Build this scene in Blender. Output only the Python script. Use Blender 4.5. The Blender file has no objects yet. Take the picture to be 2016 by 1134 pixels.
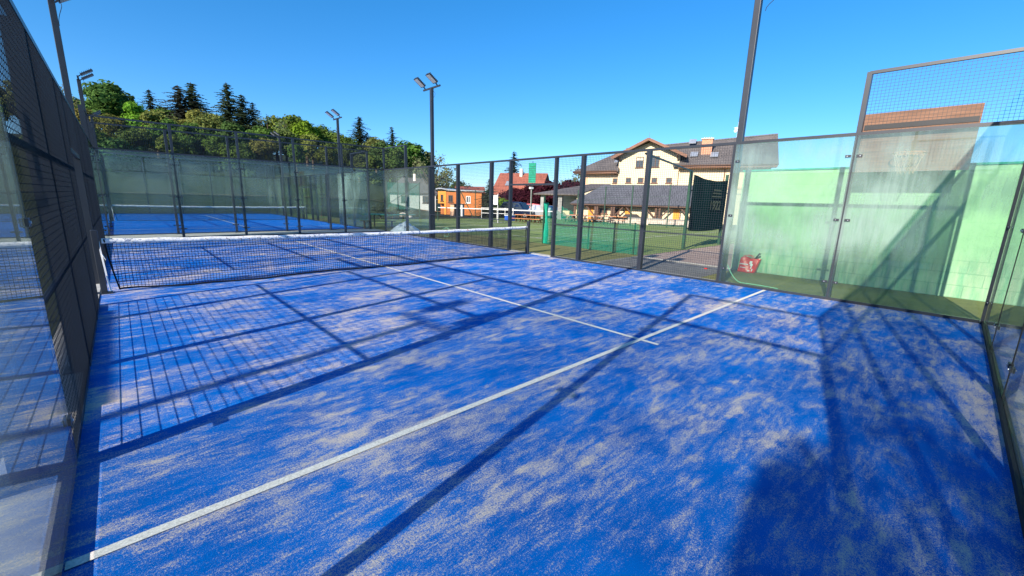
import bpy, bmesh, math, random
from mathutils import Vector, Matrix, noise

sc = bpy.context.scene
COL = sc.collection
rnd = random.Random(7)
PI = math.pi

# ------------------------------------------------------------------ camera
CAM = Vector((0.38013, 0.55512, 1.67997))
YAW, PIT, ROL, FPX = math.radians(43.4081), math.radians(-11.9399), math.radians(1.58282), 810.6
F = Vector((math.sin(YAW)*math.cos(PIT), math.cos(YAW)*math.cos(PIT), math.sin(PIT)))
Rv = Vector((math.cos(YAW), -math.sin(YAW), 0)); Uv = Rv.cross(F)
R2 = Rv*math.cos(ROL)+Uv*math.sin(ROL); U2 = -Rv*math.sin(ROL)+Uv*math.cos(ROL)
cd = bpy.data.cameras.new('camera'); cam = bpy.data.objects.new('camera', cd); COL.objects.link(cam)
M3 = Matrix((R2, U2, -F)).transposed()
cam.matrix_world = Matrix.Translation(CAM) @ M3.to_4x4()
cd.sensor_width = 36; cd.lens = FPX*36/2016; cd.clip_start = 0.03; cd.clip_end = 2000
sc.camera = cam

def at(u, v, d):
    r = F+R2*(u-1008)/FPX-U2*(v-567)/FPX
    return CAM + r*(d/math.hypot(r.x, r.y))

# ------------------------------------------------------------------ light
SUN_EL = math.radians(25.2); SDX, SDY = 1.0, 0.22        # shadows run towards +x, a little +y
w = bpy.data.worlds.new('World'); sc.world = w; w.use_nodes = True
nt = w.node_tree; bg = nt.nodes['Background']
sky = nt.nodes.new('ShaderNodeTexSky'); sky.sky_type = 'NISHITA'; sky.sun_disc = False
sky.sun_elevation = SUN_EL; sky.sun_rotation = math.atan2(-SDX, -SDY)
sky.altitude = 200; sky.air_density = 0.7; sky.dust_density = 0.5; sky.ozone_density = 4
hs = nt.nodes.new('ShaderNodeHueSaturation'); hs.inputs['Saturation'].default_value = 1.4
gm = nt.nodes.new('ShaderNodeGamma'); gm.inputs[1].default_value = 0.8
nt.links.new(sky.outputs[0], gm.inputs[0]); nt.links.new(gm.outputs[0], hs.inputs['Color']); nt.links.new(hs.outputs[0], bg.inputs[0])
bg.inputs[1].default_value = 0.165
sl = bpy.data.lights.new('sun', 'SUN'); sl.energy = 4.9; sl.angle = math.radians(0.53); sl.color = (1, 0.91, 0.78)
sun = bpy.data.objects.new('sun', sl); COL.objects.link(sun)
hd = Vector((SDX, SDY, 0)).normalized()
sdir = Vector((hd.x*math.cos(SUN_EL), hd.y*math.cos(SUN_EL), -math.sin(SUN_EL)))
sun.rotation_euler = sdir.to_track_quat('-Z', 'Y').to_euler()
sun.location = (-20, -5, 20)
sc.view_settings.view_transform = 'Standard'; sc.view_settings.look = 'None'
sc.view_settings.exposure = 1.0; sc.view_settings.gamma = 1
sc.cycles.transparent_max_bounces = 48; sc.cycles.max_bounces = 10; sc.cycles.glossy_bounces = 6
sc.cycles.caustics_reflective = False; sc.cycles.caustics_refractive = False
sc.cycles.sample_clamp_indirect = 6

# ------------------------------------------------------------------ materials
class NT:
    def __init__(s, name):
        s.m = bpy.data.materials.new(name); s.m.use_nodes = True
        s.t = s.m.node_tree; s.t.nodes.clear()
        s.out = s.t.nodes.new('ShaderNodeOutputMaterial')
    def n(s, typ, **kw):
        nd = s.t.nodes.new(typ)
        for k, v in kw.items():
            if k in nd.inputs.keys() and not hasattr(nd, k): nd.inputs[k].default_value = v
            else: setattr(nd, k, v)
        return nd
    def l(s, a, b): s.t.links.new(a, b)
    def math(s, op, a, b=None, c=None, clamp=False):
        nd = s.t.nodes.new('ShaderNodeMath'); nd.operation = op; nd.use_clamp = clamp
        for i, x in enumerate((a, b, c)):
            if x is None: continue
            if isinstance(x, (int, float)): nd.inputs[i].default_value = x
            else: s.l(x, nd.inputs[i])
        return nd.outputs[0]
    def noise(s, vec, scale, detail=3, rough=0.5, dist=0.0):
        nd = s.t.nodes.new('ShaderNodeTexNoise'); nd.inputs['Scale'].default_value = scale
        nd.inputs['Detail'].default_value = detail; nd.inputs['Roughness'].default_value = rough
        nd.inputs['Distortion'].default_value = dist
        if vec is not None: s.l(vec, nd.inputs['Vector'])
        return nd.outputs[0]
    def mapping(s, vec, sc_=(1, 1, 1), loc=(0, 0, 0), rot=(0, 0, 0)):
        nd = s.t.nodes.new('ShaderNodeMapping')
        nd.inputs['Scale'].default_value = sc_; nd.inputs['Location'].default_value = loc; nd.inputs['Rotation'].default_value = rot
        s.l(vec, nd.inputs['Vector']); return nd.outputs[0]
    def ramp(s, f, stops, interp='LINEAR'):
        nd = s.t.nodes.new('ShaderNodeValToRGB'); cr = nd.color_ramp; cr.interpolation = interp
        while len(cr.elements) < len(stops): cr.elements.new(0.5)
        for e, (p, c) in zip(cr.elements, stops):
            e.position = p; e.color = (c, c, c, 1) if isinstance(c, (int, float)) else (*c, 1)
        s.l(f, nd.inputs[0]); return nd.outputs[0]
    def mix(s, f, a, b, mode='MIX'):
        nd = s.t.nodes.new('ShaderNodeMix'); nd.data_type = 'RGBA'; nd.blend_type = mode
        if isinstance(f, (int, float)): nd.inputs[0].default_value = f
        else: s.l(f, nd.inputs[0])
        for i, x in ((6, a), (7, b)):
            if isinstance(x, tuple): nd.inputs[i].default_value = (*x, 1)
            else: s.l(x, nd.inputs[i])
        return nd.outputs[2]
    def mixs(s, f, a, b):
        nd = s.t.nodes.new('ShaderNodeMixShader')
        if isinstance(f, (int, float)): nd.inputs[0].default_value = f
        else: s.l(f, nd.inputs[0])
        s.l(a, nd.inputs[1]); s.l(b, nd.inputs[2]); return nd.outputs[0]
    def coord(s, which='Object'):
        return s.t.nodes.new('ShaderNodeTexCoord').outputs[which]
    def pos(s):
        return s.t.nodes.new('ShaderNodeNewGeometry').outputs['Position']
    def bsdf(s, col, rough=0.6, spec=0.5, metal=0.0, bump=None, bs=0.3, bd=0.01):
        nd = s.t.nodes.new('ShaderNodeBsdfPrincipled')
        if isinstance(col, tuple): nd.inputs['Base Color'].default_value = (*col, 1)
        else: s.l(col, nd.inputs['Base Color'])
        if isinstance(rough, (int, float)): nd.inputs['Roughness'].default_value = rough
        else: s.l(rough, nd.inputs['Roughness'])
        nd.inputs['Specular IOR Level'].default_value = spec
        nd.inputs['Metallic'].default_value = metal
        if bump is not None:
            b = s.t.nodes.new('ShaderNodeBump'); b.inputs['Strength'].default_value = bs; b.inputs['Distance'].default_value = bd
            s.l(bump, b.inputs['Height']); s.l(b.outputs[0], nd.inputs['Normal'])
        return nd.outputs[0]
    def done(s, sh): s.l(sh, s.out.inputs[0]); return s.m

def simple(name, c, rough=0.6, spec=0.4, metal=0.0, var=0.25, scale=3.0, bs=0.15, fine=60):
    k = NT(name); p = k.pos()
    n1 = k.noise(p, scale, 4, 0.6); n2 = k.noise(p, fine, 2)
    f = k.ramp(n1, [(0.3, 0.0), (0.7, 1.0)])
    dark = tuple(x*(1-var) for x in c); light = tuple(min(1, x*(1+var)) for x in c)
    col = k.mix(f, dark, light)
    col = k.mix(k.math('MULTIPLY', n2, 0.3), col, tuple(x*(1-var*0.8) for x in c))
    return k.done(k.bsdf(col, rough, spec, metal, n2, bs, 0.003))

def turf_blue(name, sand, b1=(0.0, 0.125, 0.48), b2=(0.0, 0.178, 0.63)):
    k = NT(name); p = k.pos()
    sm = k.mapping(p, (0.45, 1.0, 1), rot=(0, 0, math.radians(-10)))
    patch = k.noise(sm, 1.15, 9, 0.76, 0.35)
    sm2 = k.mapping(p, (0.16, 1.0, 1), rot=(0, 0, math.radians(-7)))
    brush = k.noise(sm2, 13.0, 7, 0.78, 0.3)
    mid = k.noise(k.mapping(p, (0.55, 1, 1), rot=(0, 0, -0.25)), 6.5, 6, 0.75, 0.4)
    curl = k.noise(k.mapping(p, (0.8, 1, 1), rot=(0, 0, 0.6)), 0.5, 4, 0.6, 1.8)
    grain = k.noise(p, 260, 2, 0.85)
    grain2 = k.noise(p, 85, 3, 0.85)
    a = k.math('MULTIPLY', patch, 1.25)
    a = k.math('ADD', a, k.math('MULTIPLY', brush, 0.95))
    a = k.math('ADD', a, k.math('MULTIPLY', mid, 1.0))
    a = k.math('ADD', a, k.math('MULTIPLY', curl, 0.55))
    a = k.math('ADD', a, k.math('MULTIPLY', grain, 1.35))
    a = k.math('ADD', a, k.math('MULTIPLY', grain2, 1.15))
    # sum centred about 2.25
    m = k.ramp(k.math('SUBTRACT', a, 2.715 - sand), [(0.34, 0.0), (0.47, 0.13), (0.55, 0.68), (0.74, 1.0)])
    tone = k.noise(p, 1.3, 3)
    blue = k.mix(k.ramp(tone, [(0.35, 0.0), (0.65, 1.0)]), b1, b2)
    blue = k.mix(k.ramp(grain, [(0.35, 0.55), (0.6, 0.0)]), blue, (0.0, 0.050, 0.32))  # darker pits: shade between turf fibres, put into the colour
    sandc = k.mix(k.ramp(k.noise(p, 0.9, 3), [(0.38, 0.0), (0.66, 1.0)]), (0.60, 0.52, 0.47), (0.84, 0.67, 0.50))
    sandc = k.mix(k.ramp(grain2, [(0.4, 0.25), (0.6, 0.0)]), sandc, (0.20, 0.19, 0.24))
    col = k.mix(m, blue, sandc)
    h = k.math('ADD', k.math('MULTIPLY', grain, 0.6), k.math('MULTIPLY', grain2, 0.8))
    return k.done(k.bsdf(col, 0.9, 0.04, 0, h, 0.55, 0.012))

def turf(name, c1, c2, c3, scale=1.0, fine=160):
    k = NT(name); p = k.pos()
    a = k.ramp(k.noise(p, 0.35*scale, 5, 0.6, 0.4), [(0.35, 0.0), (0.65, 1.0)])
    b = k.ramp(k.noise(p, 3.0*scale, 5, 0.65), [(0.4, 0.0), (0.7, 1.0)])
    g = k.noise(p, fine, 2, 0.7)
    col = k.mix(a, c1, c2); col = k.mix(k.math('MULTIPLY', b, 0.6), col, c3)
    col = k.mix(k.ramp(g, [(0.35, 0.5), (0.6, 0.0)]), col, tuple(x*0.4 for x in c1))
    return k.done(k.bsdf(col, 0.9, 0.15, 0, g, 0.6, 0.012))

def glass_mat(name, fog_amt, tint=(0.80, 0.93, 0.88), fog_min=0.025):
    k = NT(name)
    geo = k.t.nodes.new('ShaderNodeNewGeometry')
    dp = k.t.nodes.new('ShaderNodeVectorMath'); dp.operation = 'DOT_PRODUCT'
    k.l(geo.outputs['Incoming'], dp.inputs[0]); k.l(geo.outputs['True Normal'], dp.inputs[1])
    c = k.math('ABSOLUTE', dp.outputs['Value'])
    fr = k.math('MULTIPLY_ADD', k.math('POWER', k.math('SUBTRACT', 1.0, c, clamp=True), 5.0), 0.955, 0.045)
    p = geo.outputs['Position']
    streak = k.noise(k.mapping(p, (7, 7, 0.6)), 2.2, 4, 0.6, 0.2)
    drops = k.noise(k.mapping(p, (1, 1, 0.6)), 55, 2, 0.6)
    cloud = k.noise(p, 0.75, 3, 0.5, 0.4)
    sep = k.t.nodes.new('ShaderNodeSeparateXYZ'); k.l(p, sep.inputs[0])
    z = sep.outputs['Z']
    zlow = k.ramp(k.math('MULTIPLY', z, 0.3333), [(0.02, 0.02), (0.22, 0.10), (0.38, 1.0), (0.90, 0.8), (0.99, 0.35)])
    f = k.math('MULTIPLY', k.ramp(cloud, [(0.36, 0.15), (0.62, 1.0)]), zlow)
    f = k.math('MULTIPLY', f, k.ramp(streak, [(0.3, 0.55), (0.6, 1.0)]))
    f = k.math('ADD', k.math('MULTIPLY', f, fog_amt), k.math('MULTIPLY', k.ramp(drops, [(0.6, 0.0), (0.72, 1.0)]), k.math('MULTIPLY', zlow, 0.10*min(1, fog_amt*3))))
    f = k.math('ADD', f, fog_min, clamp=True)
    tr = k.n('ShaderNodeBsdfTransparent'); tr.inputs[0].default_value = (*tint, 1)
    gl = k.n('ShaderNodeBsdfGlossy'); gl.inputs['Roughness'].default_value = 0.015
    k.l(k.ramp(streak, [(0.45, 0.0), (0.7, 0.03)]), gl.inputs['Roughness'])
    gl.inputs[0].default_value = (0.68, 0.73, 0.75, 1)
    df = k.n('ShaderNodeBsdfDiffuse'); df.inputs[0].default_value = (0.50, 0.62, 0.58, 1)
    tl = k.n('ShaderNodeBsdfTranslucent'); tl.inputs[0].default_value = (0.50, 0.66, 0.60, 1)
    fog = k.mixs(0.5, df.outputs[0], tl.outputs[0])
    body = k.mixs(f, tr.outputs[0], fog)
    return k.done(k.mixs(fr, body, gl.outputs[0]))

def netting(name, col, alpha):
    k = NT(name); p = k.pos()
    n1 = k.noise(p, 1.2, 4); g = k.noise(p, 40, 2, 0.8)
    a = k.math('ADD', k.math('MULTIPLY', n1, 0.25), k.math('MULTIPLY', g, 0.35))
    a = k.math('ADD', a, alpha-0.3, clamp=True)
    tr = k.n('ShaderNodeBsdfTransparent')
    df = k.n('ShaderNodeBsdfDiffuse'); df.inputs[0].default_value = (*col, 1)
    tl = k.n('ShaderNodeBsdfTranslucent'); tl.inputs[0].default_value = (*col, 1)
    return k.done(k.mixs(a, tr.outputs[0], k.mixs(0.35, df.outputs[0], tl.outputs[0])))

def leaf_mat(name):
    k = NT(name)
    oi = k.t.nodes.new('ShaderNodeObjectInfo')
    p = k.pos()
    n1 = k.noise(p, 0.6, 4, 0.6); n2 = k.noise(p, 7, 2)
    hsv = k.t.nodes.new('ShaderNodeHueSaturation')
    k.l(k.math('MULTIPLY_ADD', n1, 0.06, 0.47), hsv.inputs['Hue'])
    k.l(k.math('MULTIPLY_ADD', n2, 0.9, 0.55), hsv.inputs['Value'])
    hsv.inputs['Saturation'].default_value = 1.0
    k.l(oi.outputs['Color'], hsv.inputs['Color'])
    df = k.n('ShaderNodeBsdfDiffuse'); k.l(hsv.outputs[0], df.inputs[0])
    tl = k.n('ShaderNodeBsdfTranslucent'); k.l(hsv.outputs[0], tl.inputs[0])
    return k.done(k.mixs(0.35, df.outputs[0], tl.outputs[0]))

def roof_mat(name, c, sc_=3.5):
    k = NT(name); p = k.coord('Object')
    br = k.t.nodes.new('ShaderNodeTexBrick'); br.inputs['Scale'].default_value = 1.0
    br.inputs['Brick Width'].default_value = 0.30; br.inputs['Row Height'].default_value = 0.33; br.inputs['Mortar Size'].default_value = 0.02
    br.inputs['Color1'].default_value = (*c, 1); br.inputs['Color2'].default_value = (*[x*1.35 for x in c], 1)
    br.inputs['Mortar'].default_value = (*[x*0.4 for x in c], 1)
    k.l(p, br.inputs['Vector'])
    col = k.mix(k.ramp(k.noise(k.pos(), 0.6, 4), [(0.35, 0.0), (0.7, 0.6)]), br.outputs[0], tuple(min(1, x*1.5) for x in c))
    return k.done(k.bsdf(col, 0.7, 0.3, 0, k.noise(k.pos(), 9, 3), 0.4, 0.03))

def boards_mat(name, c, axis='Z', scale=8.0):
    k = NT(name); p = k.coord('Object')
    wv = k.t.nodes.new('ShaderNodeTexWave'); wv.bands_direction = axis; wv.wave_profile = 'SAW'
    wv.inputs['Scale'].default_value = scale; wv.inputs['Distortion'].default_value = 0.15
    k.l(p, wv.inputs['Vector'])
    gr = k.noise(k.mapping(p, (1, 1, 14) if axis == 'Z' else (14, 14, 1)), 3, 4)
    col = k.mix(k.ramp(gr, [(0.3, 0.0), (0.7, 1.0)]), tuple(x*0.72 for x in c), tuple(min(1, x*1.2) for x in c))
    col = k.mix(k.ramp(wv.outputs[0], [(0.0, 0.8), (0.08, 0.0)]), col, tuple(x*0.25 for x in c))
    return k.done(k.bsdf(col, 0.7, 0.3, 0, wv.outputs[0], 0.4, 0.01))

M = {}
M['turf_blue'] = turf_blue('blue_turf_with_sand', 0.02)
M['turf_blue_far'] = turf_blue('blue_turf_cleaner', -0.45, (0.0, 0.17, 0.70), (0.0, 0.21, 0.85))
M['line'] = simple('white_line', (0.70, 0.66, 0.60), 0.9, 0.1, var=0.30, scale=90, bs=0.5, fine=260)
M['steel'] = simple('anthracite_steel', (0.020, 0.024, 0.033), 0.38, 0.55, var=0.22, scale=2.2, bs=0.03)
M['wire'] = simple('anthracite_wire', (0.010, 0.015, 0.024), 0.5, 0.4, var=0.1, bs=0.0)
M['glass'] = glass_mat('court_glass_misted', 0.58, (0.86, 0.93, 0.89))
M['glass_near'] = glass_mat('court_glass_near_end', 0.35, (0.92, 0.95, 0.94), fog_min=0.06)
M['glass_far'] = glass_mat('court_glass_far', 0.09, (0.88, 0.92, 0.90), 0.01)
M['glass_side'] = glass_mat('court_glass_side', 0.14, (0.86, 0.90, 0.90), 0.03)
M['rubber'] = simple('black_rubber', (0.012, 0.012, 0.014), 0.7, 0.3)
M['bolt'] = simple('zinc_bolt', (0.55, 0.56, 0.58), 0.3, 0.6, 0.8)
M['cord'] = simple('black_net_cord', (0.010, 0.011, 0.014), 0.8, 0.2)
M['white'] = simple('white_plastic', (0.75, 0.75, 0.74), 0.5, 0.4, var=0.08)
M['concrete'] = simple('pale_concrete', (0.42, 0.41, 0.38), 0.9, 0.2, var=0.22, scale=5, bs=0.5)
M['grey_conc'] = simple('grey_concrete', (0.26, 0.26, 0.25), 0.9, 0.2, var=0.3, scale=4, bs=0.5)
M['gravel'] = turf('grey_gravel', (0.17, 0.17, 0.17), (0.24, 0.24, 0.23), (0.10, 0.10, 0.10), 2, 60)
M['gravel_pink'] = turf('pinkish_gravel', (0.40, 0.29, 0.23), (0.46, 0.36, 0.30), (0.26, 0.18, 0.15), 2, 60)
M['turf_olive'] = turf('olive_turf', (0.21, 0.205, 0.075), (0.27, 0.25, 0.10), (0.16, 0.165, 0.06))
M['turf_green'] = turf('green_tennis_turf', (0.185, 0.265, 0.075), (0.22, 0.29, 0.095), (0.26, 0.28, 0.12))
M['grass'] = turf('meadow_grass', (0.028, 0.042, 0.014), (0.045, 0.058, 0.018), (0.022, 0.034, 0.010), 0.4, 30)
M['dirt'] = turf('orange_earth', (0.32, 0.15, 0.06), (0.40, 0.21, 0.09), (0.20, 0.11, 0.05), 1, 30)
M['leaf'] = leaf_mat('leaves')
M['bark'] = simple('bark', (0.10, 0.075, 0.055), 0.9, 0.2, var=0.35, scale=6, bs=0.8)
M['roof_grey'] = roof_mat('grey_brown_roof_tiles', (0.105, 0.092, 0.088))
M['roof_slate'] = roof_mat('slate_roof_tiles', (0.085, 0.087, 0.10))
M['roof_red'] = roof_mat('red_roof_tiles', (0.26, 0.085, 0.055))
M['cream'] = simple('cream_render', (0.68, 0.57, 0.38), 0.9, 0.2, var=0.05, scale=0.8, bs=0.1)
M['peach'] = simple('peach_render', (0.66, 0.42, 0.27), 0.9, 0.2, var=0.08, scale=1)
M['yellow'] = simple('yellow_render', (0.66, 0.44, 0.07), 0.9, 0.2, var=0.08)
M['whitewall'] = simple('white_render', (0.62, 0.60, 0.56), 0.9, 0.2, var=0.08)
M['brown_wood'] = simple('dark_brown_timber', (0.085, 0.040, 0.022), 0.6, 0.4, var=0.3)
M['reddish_wood'] = simple('reddish_timber', (0.17, 0.075, 0.042), 0.6, 0.4, var=0.25)
M['orange_boards'] = boards_mat('orange_timber_boards', (0.46, 0.15, 0.035), 'Z', 2.6)
M['orange_flat'] = simple('orange_panel', (0.72, 0.27, 0.03), 0.6, 0.3, var=0.08)
M['win'] = simple('dark_window_glass', (0.03, 0.04, 0.05), 0.08, 0.8, var=0.3, bs=0)
M['blind'] = simple('cream_blind', (0.6, 0.55, 0.45), 0.8, 0.2)
M['brick'] = NT('x').m
def brick():
    k = NT('orange_brick'); br = k.t.nodes.new('ShaderNodeTexBrick'); br.inputs['Scale'].default_value = 1
    br.inputs['Brick Width'].default_value = 0.25; br.inputs['Row Height'].default_value = 0.09; br.inputs['Mortar Size'].default_value = 0.012
    br.inputs['Color1'].default_value = (0.52, 0.19, 0.09, 1); br.inputs['Color2'].default_value = (0.40, 0.13, 0.06, 1); br.inputs['Mortar'].default_value = (0.45, 0.38, 0.3, 1)
    m = k.mapping(k.coord('Object'), rot=(PI/2, 0, 0)); k.l(m, br.inputs['Vector'])
    return k.done(k.bsdf(br.outputs[0], 0.85, 0.2))
M['brick'] = brick()
def green_wall():
    k = NT('green_painted_block_wall'); p = k.pos()
    br = k.t.nodes.new('ShaderNodeTexBrick'); br.inputs['Scale'].default_value = 1
    br.inputs['Brick Width'].default_value = 0.5; br.inputs['Row Height'].default_value = 0.25
    br.inputs['Mortar Size'].default_value = 0.008; br.inputs['Mortar Smooth'].default_value = 0.4
    m = k.mapping(p, rot=(PI/2, 0, PI/2))
    cx = k.t.nodes.new('ShaderNodeSeparateXYZ'); k.l(p, cx.inputs[0])
    cb = k.t.nodes.new('ShaderNodeCombineXYZ'); k.l(cx.outputs['Y'], cb.inputs[0]); k.l(cx.outputs['Z'], cb.inputs[1])
    k.l(cb.outputs[0], br.inputs['Vector'])
    st = k.noise(k.mapping(p, (5, 5, 0.7)), 2.0, 5, 0.65)
    n1 = k.noise(p, 1.4, 4, 0.6)
    z = k.math('MULTIPLY', cx.outputs['Z'], 0.4)
    low = k.ramp(k.math('ADD', z, k.math('MULTIPLY', k.math('SUBTRACT', n1, 0.5), 0.35)), [(0.22, 1.0), (0.42, 0.0)])
    col = k.mix(k.ramp(n1, [(0.35, 0.0), (0.65, 1.0)]), (0.25, 0.46, 0.25), (0.31, 0.54, 0.31))
    faded = k.mix(k.ramp(st, [(0.35, 0.0), (0.65, 1.0)]), (0.19, 0.40, 0.25), (0.42, 0.50, 0.36))
    col = k.mix(k.math('MULTIPLY', low, 0.85), col, faded)
    col = k.mix(k.math('MULTIPLY', k.ramp(br.outputs['Fac'], [(0.0, 0.0), (1.0, 1.0)]), k.math('MULTIPLY_ADD', low, 0.45, 0.03)), col, (0.10, 0.26, 0.15))
    stain = k.ramp(k.noise(k.mapping(p, (1, 1, 0.6)), 0.9, 6, 0.7, 0.8), [(0.50, 0.0), (0.68, 0.45)])
    col = k.mix(stain, col, (0.13, 0.27, 0.16))
    crack = k.ramp(k.noise(k.mapping(p, (1, 2.5, 1)), 3.2, 5, 0.7, 1.2), [(0.66, 0.0), (0.70, 1.0)])
    col = k.mix(k.math('MULTIPLY', crack, k.math('MULTIPLY', low, 0.6)), col, (0.12, 0.22, 0.12))
    return k.done(k.bsdf(col, 0.85, 0.2, 0, k.math('SUBTRACT', st, br.outputs['Fac']), 0.4, 0.01))
M['green_wall'] = green_wall()
M['stone'] = simple('pale_stone', (0.46, 0.40, 0.34), 0.9, 0.2, var=0.3, scale=5, bs=0.6)
M['plywood'] = boards_mat('brown_board', (0.20, 0.105, 0.066), 'Z', 2.2)
M['black'] = simple('black_paint', (0.012, 0.012, 0.015), 0.5, 0.4)
M['red'] = simple('red_bag_plastic', (0.75, 0.020, 0.014), 0.35, 0.5, var=0.2, scale=9)
M['green_net'] = netting('green_netting', (0.01, 0.30, 0.20), 0.40)
M['green_solid'] = simple('green_curtain', (0.012, 0.30, 0.19), 0.7, 0.2, var=0.3, scale=5)
M['green_post'] = simple('green_painted_post', (0.016, 0.060, 0.036), 0.5, 0.4)
M['tarp'] = netting('dark_green_screen', (0.010, 0.040, 0.042), 1.05)
M['gold'] = simple('pale_gold_print', (0.09, 0.11, 0.07), 0.8, 0.2, var=0.35, scale=9)
M['ttgreen'] = simple('table_green', (0.02, 0.16, 0.10), 0.5, 0.4)
M['lens'] = simple('floodlight_lens', (0.62, 0.62, 0.58), 0.2, 0.6, 0.2, var=0.15, scale=12)
M['hose'] = simple('green_hose', (0.20, 0.45, 0.30), 0.4, 0.5)
M['carblue'] = simple('dark_blue_car_paint', (0.008, 0.02, 0.06), 0.2, 0.7, 0.3, bs=0)
M['carred'] = simple('red_car_paint', (0.35, 0.02, 0.03), 0.2, 0.7, 0.2, bs=0)
M['carsilver'] = simple('silver_car_paint', (0.42, 0.45, 0.50), 0.2, 0.7, 0.4, bs=0)
M['blueplastic'] = simple('blue_plastic', (0.02, 0.10, 0.50), 0.4, 0.4)
M['orange_table'] = simple('orange_beer_table', (0.62, 0.25, 0.10), 0.5, 0.4, var=0.15)
M['foil'] = simple('grey_white_sheeting', (0.42, 0.46, 0.52), 0.35, 0.5, var=0.45, scale=4, bs=0.5)
def tape_mat():
    k = NT('white_net_tape'); p = k.pos()
    a = k.noise(k.mapping(p, (1, 1, 1.2)), 17, 3, 0.6, 0.8)
    b = k.noise(k.mapping(p, (0.35, 1, 1)), 1.1, 2)
    mk = k.math('MULTIPLY', k.ramp(a, [(0.55, 0.0), (0.60, 1.0)]), k.ramp(b, [(0.40, 0.0), (0.46, 1.0)]))
    cc = k.mix(k.ramp(k.noise(p, 0.9, 1), [(0.58, 0.0), (0.60, 1.0)]), (0.10, 0.16, 0.30), (0.55, 0.06, 0.04))
    col = k.mix(k.math('MULTIPLY', mk, 0.75), (0.86, 0.86, 0.86), cc)
    return k.done(k.bsdf(col, 0.6, 0.3, 0, k.noise(p, 12, 3), 0.5, 0.02))
M['tape'] = tape_mat()

# ------------------------------------------------------------------ helpers
def tag(o, label=None, cat=None, group=None, kind=None):
    if label: o['label'] = label
    if cat: o['category'] = cat
    if group: o['group'] = group
    if kind: o['kind'] = kind
    return o

def thing(name, label, cat, loc=(0, 0, 0), rz=0.0, group=None):
    o = bpy.data.objects.new(name, None); o.empty_display_size = 0.2; COL.objects.link(o)
    o.location = loc; o.rotation_euler = (0, 0, rz)
    W2L[o.name] = (Matrix.Translation(Vector(loc)) @ Matrix.Rotation(rz, 4, 'Z')).inverted()
    return tag(o, label, cat, group)
W2L = {}

class MB:
    def __init__(s): s.v = []; s.f = []
    def add(s, vs, fs):
        b = len(s.v); s.v += [Vector(v) for v in vs]; s.f += [tuple(i+b for i in f) for f in fs]; return s
    def box(s, x0, x1, y0, y1, z0, z1):
        return s.add([(x0, y0, z0), (x1, y0, z0), (x1, y1, z0), (x0, y1, z0), (x0, y0, z1), (x1, y0, z1), (x1, y1, z1), (x0, y1, z1)],
                     [(3, 2, 1, 0), (4, 5, 6, 7), (0, 1, 5, 4), (1, 2, 6, 5), (2, 3, 7, 6), (3, 0, 4, 7)])
    def bar(s, a, b, w=0.05, h=None, up=(0, 0, 1), caps=True):
        a, b = Vector(a), Vector(b); h = h or w
        d = (b-a).normalized(); u = Vector(up)
        if abs(d.dot(u)) > 0.99: u = Vector((0, 1, 0))
        x = d.cross(u).normalized(); y = x.cross(d).normalized()
        c = [x*w/2+y*h/2, -x*w/2+y*h/2, -x*w/2-y*h/2, x*w/2-y*h/2]
        fs = [(0, 1, 5, 4), (1, 2, 6, 5), (2, 3, 7, 6), (3, 0, 4, 7)]
        if caps: fs += [(3, 2, 1, 0), (4, 5, 6, 7)]
        return s.add([a+q for q in c]+[b+q for q in c], fs)
    def tube(s, pts, r, n=8, caps=True):
        pts = [Vector(p) for p in pts]; rs = r if isinstance(r, (list, tuple)) else [r]*len(pts)
        vs = []; fs = []; prev = None
        for i, p in enumerate(pts):
            d = (pts[min(i+1, len(pts)-1)]-pts[max(i-1, 0)]).normalized()
            if prev is None:
                u = Vector((0, 0, 1)) if abs(d.z) < 0.9 else Vector((1, 0, 0))
                x = d.cross(u).normalized()
            else:
                x = (prev-d*prev.dot(d)).normalized()
            prev = x; y = d.cross(x)
            for k in range(n):
                t = 2*PI*k/n; vs.append(p+(x*math.cos(t)+y*math.sin(t))*rs[i])
        for i in range(len(pts)-1):
            for k in range(n):
                k2 = (k+1) % n; fs.append((i*n+k, i*n+k2, (i+1)*n+k2, (i+1)*n+k))
        if caps: fs.append(tuple(range(n-1, -1, -1))); fs.append(tuple((len(pts)-1)*n+k for k in range(n)))
        return s.add(vs, fs)
    def prism(s, poly, ext):          # polygon (3d points) extruded by a vector
        n = len(poly); e = Vector(ext); vs = [Vector(p) for p in poly]; vs += [p+e for p in vs]
        fs = [tuple(range(n-1, -1, -1)), tuple(range(n, 2*n))]
        fs += [(i, (i+1) % n, (i+1) % n+n, i+n) for i in range(n)]
        return s.add(vs, fs)
    def build(s, name, mat, parent=None, smooth=False, local=False, bevel=0.0):
        me = bpy.data.meshes.new(name); vs = s.v
        root = parent
        while root is not None and root.parent is not None: root = root.parent
        if root is not None and not local:
            m = W2L[root.name]; vs = [m @ v for v in vs]
        me.from_pydata([tuple(v) for v in vs], [], s.f); me.validate()
        bm = bmesh.new(); bm.from_mesh(me); bmesh.ops.recalc_face_normals(bm, faces=bm.faces)
        if bevel: bmesh.ops.bevel(bm, geom=list(bm.edges), offset=bevel, segments=2, affect='EDGES', profile=0.5)
        bm.to_mesh(me); bm.free()
        if smooth:
            for p in me.polygons: p.use_smooth = True
        me.materials.append(mat if not isinstance(mat, str) else M[mat])
        o = bpy.data.objects.new(name, me); COL.objects.link(o)
        if parent is not None: o.parent = parent
        return o

def copy_tree(o, parent=None, off=None):
    c = o.copy(); COL.objects.link(c)
    if parent is not None: c.parent = parent
    if off is not None: c.location = o.location+Vector(off)
    for ch in list(o.children): copy_tree(ch, c)
    return c

def struct(name, mb, mat): return tag(mb.build(name, mat), kind='structure')

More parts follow.
